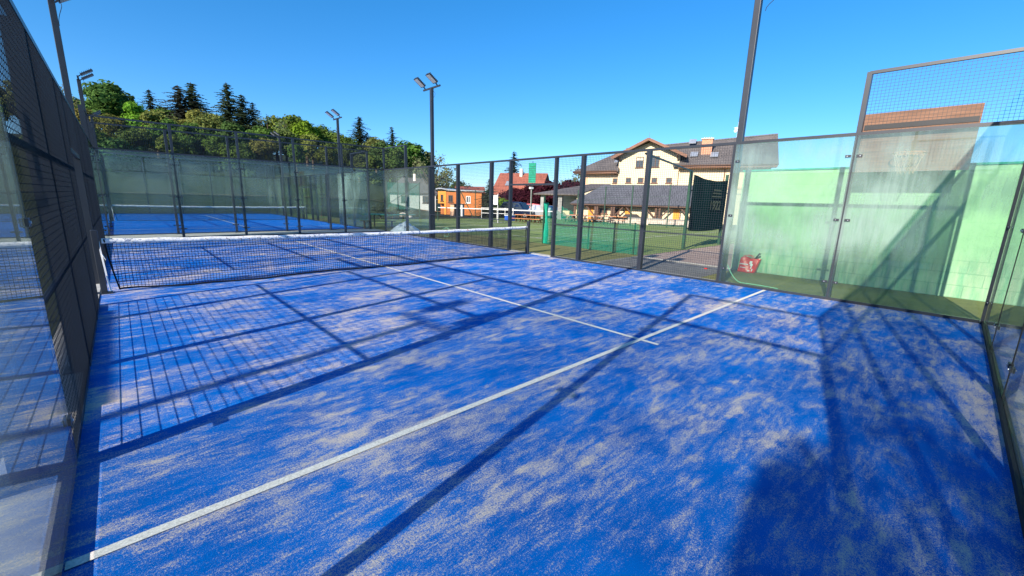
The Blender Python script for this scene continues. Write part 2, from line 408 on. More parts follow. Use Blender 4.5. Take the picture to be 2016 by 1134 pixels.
# ------------------------------------------------------------------ terrain
def sm(a, b, x):
    t = max(0.0, min(1.0, (x-a)/(b-a))); return t*t*(3-2*t)
def hgt(x, y):
    dx, dy = x-0.4, y-0.5; d = math.hypot(dx, dy); az = math.degrees(math.atan2(dx, dy))
    wa = 1-sm(23, 33, az) if az > 0 else sm(-170, -70, az)
    h = 1.35*sm(46, 57, d) + (4.6*sm(60, 78, d)) + 0.10*max(0, min(d, 170)-78)
    n = noise.noise(Vector((x*0.05, y*0.05, 0)))*0.5*sm(50, 70, d)
    return -0.03 + wa*(h+n) - 0.12*(1-wa)*sm(30, 38, d)
vs = []; fs = []
def axis(lo, hi, fine_lo, fine_hi, c, f):
    out = []; t = lo
    while t < hi:
        out.append(t); t += f if fine_lo <= t < fine_hi else c
    return out+[hi]
xs = axis(-420, 620, -70, 110, 14, 2.5); ys = axis(-300, 640, -20, 150, 14, 2.5)
for yy in ys:
    for xx in xs: vs.append((xx, yy, hgt(xx, yy)))
nx = len(xs)
for j in range(len(ys)-1):
    for i in range(nx-1): a = j*nx+i; fs.append((a, a+1, a+nx+1, a+nx))
struct('ground', MB().add(vs, fs), 'grass')
# dirt road along the foot of the slope
vs = []; fs = []
for i in range(90):
    az = math.radians(-40+i*0.9)
    for d in (56.5, 58.2, 60.2):
        x = 0.4+math.sin(az)*d; y = 0.5+math.cos(az)*d; vs.append((x, y, hgt(x, y)+0.14))
for i in range(89):
    for k in range(2): a = i*3+k; fs.append((a, a+1, a+4, a+3))
struct('dirt_road', MB().add(vs, fs), 'dirt')

def sheet(name, x0, x1, y0, y1, z, mat):
    return struct(name, MB().add([(x0, y0, z), (x1, y0, z), (x1, y1, z), (x0, y1, z)], [(0, 1, 2, 3)]), mat)
sheet('court_turf', -0.02, 10.02, -0.02, 20.02, 0.0, 'turf_blue')
sheet('far_court_turf', -0.02, 10.02, 21.98, 42.02, 0.0, 'turf_blue_far')
struct('concrete_apron', MB().box(-0.35, 10.30, 20.03, 21.97, -0.1, 0.012).box(10.03, 10.28, -0.3, 20.03, -0.1, 0.012).box(-0.35, -0.03, -0.3, 20.03, -0.1, 0.012).box(-0.35, 10.28, -0.32, -0.03, -0.1, 0.010), 'concrete')
sheet('olive_turf', 10.28, 12.55, -6.0, 4.55, -0.004, 'turf_olive')
sheet('gravel_bed', 10.28, 12.6, 4.56, 7.4, -0.006, 'gravel')
sheet('gravel_path', 12.6, 30.0, 4.56, 7.6, -0.004, 'gravel_pink')
struct('path_kerb', MB().box(12.52, 12.6, 4.6, 7.45, -0.1, 0.03).box(10.28, 12.6, 7.40, 7.48, -0.1, 0.03), 'grey_conc')
sheet('turf_border', 10.28, 12.9, 7.49, 34.0, -0.003, 'turf_olive')
sheet('tennis_turf', 12.91, 33.0, 7.61, 31.0, -0.001, 'turf_green')
sheet('side_turf', 10.4, 12.9, 34.0, 44.0, -0.004, 'turf_green')

def court_lines(name, y0, label):
    mb = MB(); z0, z1 = 0.003, 0.0065
    def ln(x0, x1, a, b): mb.add([(x0, a, z1), (x1, a, z1), (x1, b, z1), (x0, b, z1)], [(0, 1, 2, 3)])
    ln(0.002, 9.99, y0+3.02, y0+3.08); ln(0.002, 9.99, y0+16.92, y0+16.98)
    ln(4.97, 5.03, y0+2.80, y0+3.018); ln(4.97, 5.03, y0+3.082, y0+16.918); ln(4.97, 5.03, y0+16.982, y0+17.2)
    return struct(name, mb, 'line')
court_lines('court_lines', 0, ''); court_lines('far_court_lines', 22, '')
mb = MB()
def tline(a, b, w=0.06):
    a = Vector(a); b = Vector(b); d = (b-a).normalized(); n = Vector((-d.y, d.x, 0))*w/2
    mb.add([a+n, b+n, b-n, a-n], [(0, 1, 2, 3)])
zt = 0.006
for y in (11.5, 25.2): tline((14.5, y, zt), (31.5, y, zt))
for x in (14.53, 18.0, 22.0, 31.47): tline((x, 11.56, zt), (x, 25.14, zt))
for y in (14.0, 18.4, 22.6): tline((14.57, y, zt+.002), (31.4, y, zt+.002))
struct('tennis_lines', mb, 'line')

# ------------------------------------------------------------------ padel court enclosure
T1 = 0.0036                                    # wire thickness
def wires_x(x0, x1, z0, z1, y, step=0.05, T1=0.0052):    # mesh in a plane y = const
    m = MB(); n = int(round((x1-x0)/step))
    for i in range(1, n): x = x0+i*(x1-x0)/n; m.bar((x, y, z0), (x, y, z1), T1, caps=False, up=(0, 1, 0))
    n = int(round((z1-z0)/step))
    for i in range(1, n): z = z0+i*(z1-z0)/n; m.bar((x0, y+T1*0.9, z), (x1, y+T1*0.9, z), T1, caps=False)
    return m
def wires_y(y0, y1, z0, z1, x, side, step=0.05):
    T1 = 0.0036 if side < 0 else 0.0038
    m = MB(); n = int(round((y1-y0)/step))
    for i in range(0, n+1): y = y0+i*(y1-y0)/n; m.bar((x, y, z0), (x, y, z1), T1, caps=False, up=(0, 1, 0))
    n = int(round((z1-z0)/step))
    for i in range(1, n): z = z0+i*(z1-z0)/n; m.bar((x+side*T1*0.9, y0, z), (x+side*T1*0.9, y1, z), T1, caps=False)
    return m
PW, PD = 0.10, 0.12
def clamps(root, plane, pos, c, zs, inward, sides):
    for z in zs:
        for s in sides:
            m = MB()
            if plane == 'y': m.box(c+s*0.035-0.03, c+s*0.035+0.05*s+0.0 if s > 0 else c+s*0.035+0.03, pos+inward*0.008-0.006, pos+inward*0.008+0.006, z-0.022, z+0.022) if False else m.box(min(c+s*0.04, c+s*0.12), max(c+s*0.04, c+s*0.12), pos+min(inward*0.008, inward*0.022), pos+max(inward*0.008, inward*0.022), z-0.022, z+0.022)
            else: m.box(pos+min(inward*0.008, inward*0.022), pos+max(inward*0.008, inward*0.022), min(c+s*0.04, c+s*0.12), max(c+s*0.04, c+s*0.12), z-0.022, z+0.022)
            o = m.build('clamp', 'steel', root)
            b = MB()
            if plane == 'y': b.tube([(c+s*0.09, pos+inward*0.022, z), (c+s*0.09, pos+inward*0.030, z)], 0.009, 8)
            else: b.tube([(pos+inward*0.022, c+s*0.09, z), (pos+inward*0.030, c+s*0.09, z)], 0.009, 8)
            b.build('bolt', 'bolt', o)

def end_fence(y, inward, label, gmat='glass', dep=0.115):
    """glass end wall along x at y; inward = +1 or -1 towards the court"""
    t = thing('padel_end_fence', label, 'court fence', (5, y, 0), 0, 'padel court fences')
    out = -inward
    for i in range(6):
        x = i*2.0; xx = x + (-0.03 if i == 0 else 0.03 if i == 5 else 0)
        MB().box(xx-0.04, xx+0.04, y+min(out*0.012, out*dep), y+max(out*0.012, out*dep), 0, 4.0).build('post', 'steel', t)
        MB().box(xx-0.09, xx+0.09, y+min(out*0.0, out*0.22), y+max(out*0.0, out*0.22), 0.013, 0.025).build('base_plate', 'steel', t)
    for i in range(5):
        x0, x1 = i*2.0+0.012, i*2.0+1.988
        MB().box(x0, x1, y-0.006, y+0.006, 0.055, 2.965).build('glass_panel', gmat, t)
        wires_x(i*2.0+0.04, i*2.0+1.96, 3.02, 3.975, y+out*0.03).build('mesh_panel', 'wire', t)
    MB().box(-0.03, 10.03, y+min(out*0.008, out*0.06), y+max(out*0.008, out*0.06), 2.97, 3.02).build('rail', 'steel', t)
    MB().box(-0.03, 10.03, y+min(out*0.015, out*0.065), y+max(out*0.015, out*0.065), 3.96, 4.01).build('rail', 'steel', t)
    MB().box(-0.03, 10.03, y+min(out*0.008, out*0.05), y+max(out*0.008, out*0.05), 0.0, 0.05).build('bottom_rail', 'steel', t)
    if dep < 0.1:
        for i in range(1, 5): MB().box(i*2-0.011, i*2+0.011, y-0.0055, y+inward*0.010, 0.05, 2.96).build('joint_seal', 'rubber', t)
        for x in (0.022, 9.978): MB().box(x-0.02, x+0.02, y+0.008, y+0.045, 0.0, 3.0).build('corner_profile', 'steel', t)
        MB().box(0.045, 9.955, y+0.008, y+0.030, 0.0, 0.052).build('base_profile', 'rubber', t)
    for i in range(0, 6):
        clamps(t, 'y', y, i*2.0, (0.35, 1.5, 2.62), inward, [s for s in (-1, 1) if 0 < i*2+s < 10])
    return t

def side_fence(x, out, y0, label, gmat='glass_side'):
    """side wall at x, out = direction away from the court, y0 = start"""
    t = thing('padel_side_fence', label, 'court fence', (x, y0+10, 0), 0, 'padel court fences')
    xa, xb = x+min(out*0.012, out*(0.012+PD)), x+max(out*0.012, out*(0.012+PD))
    def Y(v): return y0+v
    tops = {2: 4.0, 4: 3.0, 6: 3.0, 8: 3.0, 9: 3.0, 11: 3.0, 12: 3.0, 14: 3.0, 16: 3.0, 18: 4.0}
    for v, h in tops.items():
        wd = 0.035 if v in (2, 9, 11, 18) else 0.05
        MB().box(xa, xb, Y(v)-wd, Y(v)+wd, 0, h).build('post', 'steel', t)
        if v not in (9, 11):
            MB().box(min(xa, xb)-(0.05 if out < 0 else 0), max(xa, xb)+(0.05 if out > 0 else 0), Y(v)-0.11, Y(v)+0.11, 0.013, 0.024).build('base_plate', 'steel', t)
    for a, b in ((0, 2), (2, 4), (16, 18), (18, 20)):
        MB().box(x-0.006, x+0.006, Y(a)+0.012, Y(b)-0.012, 0.055, 2.965).build('glass_panel', gmat if a < 4 else 'glass_side', t)
    for a, b in ((0, 2), (18, 20)):
        wires_y(Y(a)+0.05, Y(b)-0.05, 3.02, 3.975, x+out*0.03, out).build('mesh_panel', 'wire', t)
        MB().box(x+min(out*0.015, out*0.065), x+max(out*0.015, out*0.065), Y(a), Y(b), 3.96, 4.01).build('rail', 'steel', t)
    for a, b in ((4, 6), (6, 8), (8, 9), (11, 12), (12, 14), (14, 16)):
        wires_y(Y(a)+0.015, Y(b)-0.015, 0.05, 2.955, x+out*0.008, out).build('mesh_panel', 'wire', t)
        MB().box(x+min(out*0.012, out*0.03), x+max(out*0.012, out*0.03), Y(a)+0.05, Y(b)-0.05, 1.01, 1.035).build('rail', 'steel', t)
        if out < 0: MB().box(x+min(out*0.012, out*0.045), x+max(out*0.012, out*0.045), Y(a)+0.05, Y(b)-0.05, 1.93, 1.97).build('rail', 'steel', t)
        MB().box(x+min(out*0.008, out*0.04), x+max(out*0.008, out*0.04), Y(a)+0.05, Y(b)-0.05, 0, 0.045).build('bottom_rail', 'steel', t)
    wires_y(Y(9)+0.04, Y(11)-0.04, 2.26, 2.955, x+out*0.008, out).build('mesh_panel', 'wire', t)
    MB().box(x+min(out*0.012, out*0.06), x+max(out*0.012, out*0.06), Y(9)+0.035, Y(11)-0.035, 2.18, 2.24).build('door_lintel', 'steel', t)
    MB().box(x+min(out*0.008, out*0.07), x+max(out*0.008, out*0.07), Y(0), Y(20), 2.965, 3.02).build('rail', 'steel', t)
    for a, b in ((0, 4), (16, 20)):
        MB().box(x+min(out*0.008, out*0.05), x+max(out*0.008, out*0.05), Y(a)+.05, Y(b)-.05, 0, 0.05).build('bottom_rail', 'steel', t)
    for v, sides in ((2, (-1, 1)), (4, (-1,)), (16, (1,)), (18, (-1, 1))):
        clamps(t, 'x', x, Y(v), (0.35, 1.5, 2.62), -out, sides)
    return t

def flood_pole(x, y, out, label, h=6.05, double=True):
    t = thing('floodlight_pole', label, 'floodlight pole', (x, y, 0), 0, 'floodlight poles beside the padel courts')
    xc = x+out*0.20
    MB().box(xc-0.06, xc+0.06, y-0.06, y+0.06, 0.02, h).build('pole', 'steel', t, bevel=0.008)
    MB().box(xc-0.14, xc+0.14, y-0.14, y+0.14, 0.0, 0.02).build('base_plate', 'steel', t)
    MB().box(xc-0.025, xc+0.025, y-0.62, y+0.62, h-0.02, h+0.04).build('crossarm', 'steel', t)
    for s in (-1, 1):
        ax = Vector((-out*0.83, 0, 0.56)); nrm = Vector((-out*0.56, 0, -0.83)); sy = Vector((0, 1, 0))
        c = Vector((xc-out*0.06, y+s*0.45, h+0.09))+ax*0.26
        def slab(cc, l, wd, th):
            P = []
            for k in (-1, 1):
                for (a_, b_) in ((-1, -1), (1, -1), (1, 1), (-1, 1)):
                    P.append(cc+ax*l/2*a_+sy*wd/2*b_+nrm*th/2*k)
            return MB().add(P, [(3, 2, 1, 0), (4, 5, 6, 7), (0, 1, 5, 4), (1, 2, 6, 5), (2, 3, 7, 6), (3, 0, 4, 7)])
        o = slab(c, 0.43, 0.30, 0.055).build('floodlight', 'steel', t)
        slab(c+nrm*0.030, 0.37, 0.24, 0.008).build('lens', 'lens', o)
        fin = MB()
        for q in range(7): 
            cc = c-nrm*0.045+ax*(-0.2+q*0.066); fin.bar(cc-sy*0.14, cc+sy*0.14, 0.012, 0.04)
        fin.build('cooling_fin', 'steel', o)
        MB().bar(Vector((xc, y+s*0.45, h+0.02)), c-ax*0.2, 0.05, 0.03).build('bracket', 'steel', t)
    p0 = Vector((xc-out*0.12, y-0.3, h)); pts = []
    for i in range(12):
        q = i/11; pts.append(p0+Vector((0.05*math.sin(q*5), 0.10*math.sin(q*7+1), -0.62*q)))
    MB().tube(pts, 0.006, 5).build('cable', 'rubber', t)
    return t

def padel_net(y, label):
    t = thing('padel_net', label, 'net', (5, y, 0), 0, 'padel court nets')
    for x, s in ((0.03, -1), (9.97, 1)):
        MB().box(x-0.04, x+0.04, y-0.04, y+0.04, 0, 1.04).build('net_post', 'steel', t, bevel=0.006)
        MB().box(x-0.10, x+0.10, y-0.10, y+0.10, 0.002, 0.014).build('base_plate', 'steel', t)
    def zt(x): return 0.895-0.045*(1-((x-5)/5)**2)+0.004*math.sin(x*9)
    def yt(x): return y
    def zb(x): return 0.012+0.022*max(0, math.sin(x*2.1+0.6))+0.012*max(0, math.sin(x*5.3))
    def pt(x, f):    # f 0 = bottom, 1 = top
        sag = (1-f)**2*(0.05*math.sin(x*1.7+1)+0.025*math.sin(x*4.6)) + 0.02*math.sin(f*PI)*math.sin(x*2.3)
        e0 = 0.13+0.10*(1-f)**1.5*0.9
        xx = max(e0, min(9.88-0.05*math.sin(f*PI), x))
        return Vector((xx, yt(x)+sag, zb(x)+(zt(x)-zb(x))*f))
    m = MB(); N = 210
    for i in range(N+1):
        x = 0.13+i*9.75/N
        P = [pt(x, q/4) for q in range(5)]
        for a, b in zip(P, P[1:]): m.bar(a, b, 0.0060, caps=False, up=(0, 1, 0))
    for j in range(1, 20):
        f = j/20
        P = [pt(0.13+i*9.75/60, f) for i in range(61)]
        for a, b in zip(P, P[1:]): m.bar(a, b, 0.0060, caps=False)
    m.build('net_mesh', 'cord', t)
    MB().tube([pt(0.13+i*9.75/90, 0)+Vector((0, 0, 0.004)) for i in range(91)], 0.015, 6).build('bottom_cord', 'cord', t)
    for xe in (0.1, 9.95):
        MB().tube([pt(xe, q/8) for q in range(9)], 0.013, 6).build('edge_cord', 'cord', t)
    m = MB(); vs = []; fs = []; K = 240
    for i in range(K+1):
        x = 0.10+i*9.82/K
        wv = 0.006*math.sin(x*37)+0.005*math.sin(x*61+1)
        zz = zt(x)
        for (dy, dz) in ((-0.008+wv, 0.0), (-0.008-wv, -0.036), (-0.007+wv, -0.074), (0.008+wv, -0.074), (0.008, 0.0), (0.0, 0.006)):
            vs.append((x, y+dy, zz+dz))
    for i in range(K):
        for q in range(6):
            a = i*6+q; b = i*6+(q+1) % 6; fs.append((a, b, b+6, a+6))
    m.add(vs, fs).build('tape', 'tape', t, smooth=True)
    MB().tube([(0.03, y, 0.90), (0.12, y, zt(0.1)-0.01)], 0.006, 6).build('tension_cable', 'steel', t)
    MB().tube([(9.97, y, 0.90), (9.88, y, zt(9.9)-0.01)], 0.006, 6).build('tension_cable', 'steel', t)
    m = MB(); pth = [(-0.02, 0.86), (-0.01, 0.7), (0.01, 0.5), (0.03, 0.3), (0.075, 0.05)]
    for (a, b), (c, d) in zip(pth, pth[1:]): m.bar((0.075+a*0.5, y-0.05-a, b), (0.075+c*0.5, y-0.05-c, d), 0.022, 0.004)
    m.bar((0.08, y-0.06, 0.66), (0.115, y-0.08, 0.56), 0.018, 0.004)
    m.build('strap', 'white', t)
    return t

near = end_fence(0, 1, 'misted glass end fence at the right edge, closest to the camera', 'glass_near', 0.06)
far = end_fence(20, -1, 'misted glass end fence just beyond the nearer net, beside the far court', 'glass_far')
left = side_fence(0, -1, 0, 'dark mesh and glass side fence along the left edge of the near blue court')
right = side_fence(10, 1, 0, 'mesh and glass side fence on the right of the near court before the green wall', 'glass')
net = padel_net(10, 'black padel net with white tape across the near sandy blue court')
pn = flood_pole(0, 4, -1, 'dark floodlight pole by the left mesh fence near the camera')
pr_ = flood_pole(10, 4, 1, 'tall floodlight pole at the start of the right glass panels, top out of frame')
plf = flood_pole(0, 16, -1, 'tall dark floodlight pole over the left mesh fence with hanging wires')
prf = flood_pole(10, 16, 1, 'twin-head floodlight pole at the far end of the right mesh fence')
end_fence(22, 1, 'glass end fence of the far court, just behind the near court end fence', 'glass_far')
for src, lab in ((far, 'farthest glass end fence, at the far end of the far blue court'),
                 (left, 'left side fence of the far blue court'),
                 (right, 'right side fence of the far blue court with a bright glass panel'),
                 (net, 'padel net with white tape across the far clean blue court'),
                 (pn, 'short-looking floodlight pole at the far court, left of the hill trees'),
                 (pr_, 'floodlight pole in front of the hill trees at the right of the far court'),
                 (plf, 'leftmost distant floodlight pole at the far end of the far court'),
                 (prf, 'small distant floodlight pole at the far right corner of the far court')):
    c = copy_tree(src, off=(0, 22, 0)); tag(c, lab)

# ------------------------------------------------------------------ green wall, board with hoop
g = thing('green_block_wall', 'light green painted block wall behind the right glass panels', 'wall', (12.7, 0, 0))
MB().box(12.56, 12.80, -9.0, 4.62, -0.05, 2.60).build('wall', 'green_wall', g)
MB().box(12.53, 12.83, -9.0, 4.65, 2.601, 2.64).build('coping', 'green_solid', g)
XB = 11.75
b = thing('basketball_backboard', 'brown wooden backboard with black stripe and hoop above the green wall', 'backboard', (12.2, 1.4, 2.0))
zb0, zb1 = 2.46, 3.60; y0b, y1b = 0.57, 2.20
MB().prism([(XB, y0b, zb0), (XB, y1b, zb0), (XB, y1b, zb1), (XB, y0b, zb1)], (0.035, 0, 0)).build('board', 'plywood', b)
MB().box(XB-0.012, XB-0.002, y0b+0.02, y1b-0.02, 3.29, 3.385).build('stripe', 'black', b)
for q in range(2): MB().tube([(XB-0.004, 0.95+q*0.9, 3.22), (XB-0.02, 0.95+q*0.9, 3.22)], 0.022, 8).build('bolt', 'bolt', b)
for yy in (0.95, 1.85):
    MB().bar((XB+0.04, yy, 2.95), (12.60, yy, 2.45), 0.05).build('support_arm', 'brown_wood', b)
    MB().bar((XB+0.04, yy, 2.52), (12.60, yy, 2.45), 0.05).build('support_arm', 'brown_wood', b)
hoop = MB(); cx_, cy_ = XB-0.27, 1.40
pts = [(cx_+0.225*math.cos(2*PI*i/24), cy_+0.225*math.sin(2*PI*i/24), 2.78) for i in range(25)]
hoop.tube(pts, 0.010, 6, caps=False).bar((XB, cy_-0.06, 2.77), (XB-0.05, cy_-0.06, 2.77), 0.03).bar((XB, cy_+0.06, 2.77), (XB-0.05, cy_+0.06, 2.77), 0.03)
ho = hoop.build('hoop', 'orange_table', b)
nn = MB()
for i in range(12):
    a = 2*PI*i/12
    for s in (-1, 1):
        P = []
        for q in range(5):
            r = 0.22-0.10*q/4; aa = a+s*q*0.13; P.append((cx_+r*math.cos(aa), cy_+r*math.sin(aa), 2.775-0.095*q))
        nn.tube(P, 0.0022, 4, caps=False)
nn.build('hoop_net', 'peach', ho)

# red bag by the wall
bag = thing('red_bag', 'red shopping bag with white print leaning at the foot of the green wall', 'bag', (12.3, 4.17, 0))
def bag_pt(u, v, s):   # u along y 0..1, v height 0..1, s -1 front (x-) / +1 back
    yy = 4.36-(0.40+0.05*v)*u; d = 0.10*(1-0.25*v)
    x = 12.36+s*d + 0.012*math.sin(u*9+v*5) + 0.05*v
    z = 0.0+0.37*v*(1+0.04*math.sin(u*7)) + (0.015*math.sin(u*11) if v > 0.9 else 0)
    return (x, yy-0.03*v, z)
vs = []; fs = []; NU, NV = 14, 10
loop = [(i/NU, -1) for i in range(NU+1)]+[(1-i/NU, 1) for i in range(NU+1)]
for j in range(NV+1):
    for (u, s) in loop:
        p = bag_pt(u, j/NV, s); k = noise.noise(Vector((u*6, j*0.7, s)))*0.018; vs.append((p[0]+k, p[1], p[2]))
n = len(loop)
for j in range(NV):
    for i in range(n): fs.append((j*n+i, j*n+(i+1) % n, (j+1)*n+(i+1) % n, (j+1)*n+i))
fs.append(tuple(range(n)))
MB().add(vs, fs).build('bag_body', 'red', bag, smooth=True)
pm = MB()
def pr_quad(u0, u1, v0, v1):
    P = [bag_pt(u, v, -1) for u, v in ((u0, v0), (u1, v0), (u1, v1), (u0, v1))]
    pm.add([(p[0]-0.022, p[1], p[2]) for p in P], [(0, 1, 2, 3)])
u = 0.05
for w_ in (0.05, 0.04, 0.06, 0.04, 0.07, 0.04, 0.05): pr_quad(u, u+w_, 0.52, 0.60); u += w_+0.018
u = 0.12
for w_ in (0.06, 0.04, 0.05, 0.06, 0.05): pr_quad(u, u+w_, 0.30, 0.35); u += w_+0.015
pr_quad(0.55, 0.70, 0.62, 0.85); pr_quad(0.62, 0.78, 0.50, 0.66); pr_quad(0.70, 0.76, 0.30, 0.5); pr_quad(0.6, 0.72, 0.10, 0.16); pr_quad(0.8, 0.86, 0.12, 0.3)
pm.build('white_print', 'white', bag)
for dx in (-0.06, 0.06):
    MB().tube([(12.36+dx, 4.28, 0.36), (12.36+dx, 4.26, 0.43), (12.36+dx, 4.16, 0.45), (12.36+dx, 4.06, 0.43), (12.36+dx, 4.03, 0.36)], 0.007, 6).build('handle', 'red', bag)
rk = thing('racket_handle', 'black racket grip sticking out of the red bag', 'racket', (12.36, 4.0, 0.3))
MB().tube([(12.40, 4.12, 0.2), (12.38, 3.98, 0.40), (12.37, 3.92, 0.50)], [0.035, 0.022, 0.02], 8).build('grip', 'black', rk)
MB().tube([(12.369, 3.915, 0.497), (12.366, 3.90, 0.515)], [0.026, 0.026], 8).build('grip_cap', 'black', rk)

# hoses
m = MB(); P = []
for i in range(24):
    q = i/23; P.append((10.30+0.10*math.sin(q*3), 3.95-1.05*q, 0.02+0.38*max(0, 1-q*3.2)**2))
tag(m.tube(P, 0.009, 6).build('garden_hose', 'hose'), 'thin green hose curling on the olive turf behind the first glass panel', 'hose')
m = MB(); P = []
for i in range(60):
    a = i/59*2*PI*2.2; r = 0.20+0.02*math.sin(i*0.9); P.append((10.35+0.02*i/10, 15.3+r*math.cos(a), 0.30+r*math.sin(a)))
tag(m.tube(P, 0.008, 5).build('wire_coil', 'hose'), 'pale coiled wire hanging by the foot of the far right floodlight pole', 'hose')
lt = MB().box(11.9, 12.0, 5.02, 5.08, 0.0, 0.02)
tag(lt.build('litter', 'red'), 'small red scrap of litter on the grey gravel', 'litter')

# ------------------------------------------------------------------ green fence with dark screen, netting
t = thing('green_panel_fence', 'green steel fence frame across the path behind the right mesh fence', 'fence', (16.5, 7.8, 0))
for x, h in ((16.5, 3.0), (20.1, 3.05)):
    MB().box(x-0.05, x+0.05, 7.75, 7.85, 0, h).build('post', 'green_post', t)
for z in (2.27, 0.80):
    MB().bar((16.55, 7.8, z), (23.5, 7.8, z), 0.035).build('rail', 'green_post', t)
MB().bar((10.14, 6.15, 2.93), (16.5, 7.8, 2.98), 0.045).build('rail', 'green_post', t)
MB().box(23.45, 23.55, 7.75, 7.85, 0, 3.0).build('post', 'green_post', t)
sc_t = thing('dark_windscreen', 'dark green printed windscreen hanging on the green fence frame', 'windscreen', (18.2, 7.86, 0))
vs = []; fs = []; NX, NZ = 26, 14
for k in (0, 1):
    for j in range(NZ+1):
        for i in range(NX+1):
            u = i/NX; v = j/NZ; x = 16.6+3.45*u
            top = 2.86-0.16*math.sin(u*PI)*0.7-0.05*u; bot = 0.72-0.06*math.sin(u*PI)
            vs.append((x, 7.73-0.05*math.sin(u*PI)*math.sin(v*PI)-0.02*math.sin(u*17)*v-k*0.004, bot+(top-bot)*v))
for k in (0, 1):
    for j in range(NZ):
        for i in range(NX): a = k*(NX+1)*(NZ+1)+j*(NX+1)+i; fs.append((a, a+1, a+NX+2, a+NX+1))
MB().add(vs, fs).build('screen', 'tarp', sc_t, smooth=True)
def text_mesh(body, size, mat, parent, mtx, name='lettering'):
    cu = bpy.data.curves.new('txt', 'FONT'); cu.body = body; cu.size = size; cu.extrude = 0.002; cu.resolution_u = 3; cu.align_x = 'CENTER'
    o = bpy.data.objects.new('txt', cu); COL.objects.link(o)
    bpy.context.view_layer.update()
    me = bpy.data.meshes.new_from_object(o.evaluated_get(bpy.context.evaluated_depsgraph_get()))
    bpy.data.objects.remove(o)
    me.transform(W2L[parent.name] @ mtx); me.materials.clear(); me.materials.append(M[mat])
    o = bpy.data.objects.new(name, me); COL.objects.link(o); o.parent = parent; return o
MT = Matrix.Translation((18.75, 7.64, 1.55)) @ Matrix.Rotation(PI/2, 4, 'X')
text_mesh('1922', 0.52, 'gold', sc_t, MT @ Matrix.Scale(1.15, 4, (1, 0, 0)))
m = MB()
for q in range(3): m.box(18.35+0.06*q, 19.3-0.05*q, 7.636, 7.642, 2.06+q*0.13, 2.11+q*0.13)
m.build('printed_stripes', 'gold', sc_t)

ct = thing('green_netting_barrier', 'low see-through green netting stretched along the edge of the tennis turf', 'netting', (12.95, 10, 0))
vs = []; fs = []; K = 40
for i in range(K+1):
    u = i/K; y = 7.75+4.1*u; top = 1.02+0.03*math.sin(u*9) if u < 0.62 else 1.02+0.5*((u-0.62)/0.38)**1.2+0.03*math.sin(u*30)
    for j in range(7):
        v = j/6; vs.append((12.93+0.05*math.sin(u*11)*(1-v)+0.03*math.sin(u*23+v*3), y, 0.01+top*v))
for i in range(K):
    for j in range(6): a = i*7+j; fs.append((a, a+1, a+8, a+7))
MB().add(vs, fs).build('netting', 'green_net', ct, smooth=True)
MB().tube([(12.93+0.02*math.sin(i), 7.75+4.1*i/20, 1.03+0.02*math.sin(i*1.3)) for i in range(13)], 0.008, 5).build('top_cord', 'cord', ct)
for y in (7.9, 8.7, 9.8): MB().bar((12.95, y, 0), (12.95, y, 1.08), 0.035).build('stake', 'green_post', ct)
cu = thing('rolled_green_curtain', 'gathered emerald green curtain hanging from a pole at the netting end', 'curtain', (12.95, 11.95, 0))
vs = []; fs = []
for j in range(13):
    v = j/12
    for i in range(14):
        a = 2*PI*i/14; r = (0.085+0.03*math.sin(v*7))*(1+0.22*math.sin(a*4+v*3)); vs.append((12.95+r*math.cos(a)+0.03*math.sin(v*4), 11.95+r*math.sin(a)*0.8, 0.02+1.62*v))
for j in range(12):
    for i in range(14): fs.append((j*14+i, j*14+(i+1) % 14, (j+1)*14+(i+1) % 14, (j+1)*14+i))
MB().add(vs, fs).build('curtain', 'green_solid', cu, smooth=True)
MB().bar((12.95, 12.08, 0), (12.95, 12.08, 1.9), 0.05).build('pole', 'green_post', cu)

# tall thin green fence posts with wires on the far side of the turf
FP = [(1135, 442, 374), (1188, 441, 367), (1240, 446, 365), (1312, 450, 363)]
tf = thing('wire_fence', 'thin green post and wire fence at the far edge of the tennis turf', 'fence', (30, 20, 0))
tops = []
for u, vb, vt in FP:
    p = at(u, vb, 34.5); q = at(u, vt, 34.5)
    MB().tube([(p.x, p.y, hgt(p.x, p.y)), (p.x, p.y, q.z)], 0.045, 8).build('post', 'green_post', tf); tops.append(Vector((p.x, p.y, q.z)))
for z in (0.05, 0.9):
    m = MB()
    for a, b_ in zip(tops, tops[1:]): m.bar((a.x, a.y, a.z-z), (b_.x, b_.y, b_.z-z), 0.012)
    m.build('wire', 'green_post', tf)
# ------------------------------------------------------------------ main house
D0 = (F+R2*(1255-1008)/FPX-U2*(400-567)/FPX); D0 = Vector((D0.x, D0.y, 0)).normalized()
AZ = math.radians(160); RZH = PI/2-AZ
def frame(dist):
    p = Vector((CAM.x, CAM.y, 0))+D0*dist
    return p, Matrix.Translation(p) @ Matrix.Rotation(RZH, 4, 'Z')
def window(parent, s0, s1, z0, z1, y, frame_mat='brown_wood', pane='win', mull=1, blind=False):
    fr = MB(); t_ = 0.07
    fr.box(s0, s1, y-0.05, y+0.03, z1-t_, z1).box(s0, s1, y-0.05, y+0.03, z0, z0+t_).box(s0, s0+t_, y-0.05, y+0.03, z0+t_, z1-t_).box(s1-t_, s1, y-0.05, y+0.03, z0+t_, z1-t_)
    for k in range(mull): x = s0+(s1-s0)*(k+1)/(mull+1); fr.box(x-0.035, x+0.035, y-0.045, y+0.03, z0+t_, z1-t_)
    f = fr.build('window', frame_mat, parent, local=True)
    MB().box(s0+0.05, s1-0.05, y-0.012, y+0.02, z0+0.05, z1-0.05).build('pane', pane, f, local=True)
    MB().box(s0-0.08, s1+0.08, y-0.10, y-0.002, z0-0.07, z0-0.002).build('sill', frame_mat, f, local=True)
    if blind: MB().box(s0+0.06, s1-0.06, y-0.03, y-0.014, z1-0.38, z1-0.06).build('blind', 'blind', f, local=True)
    return f
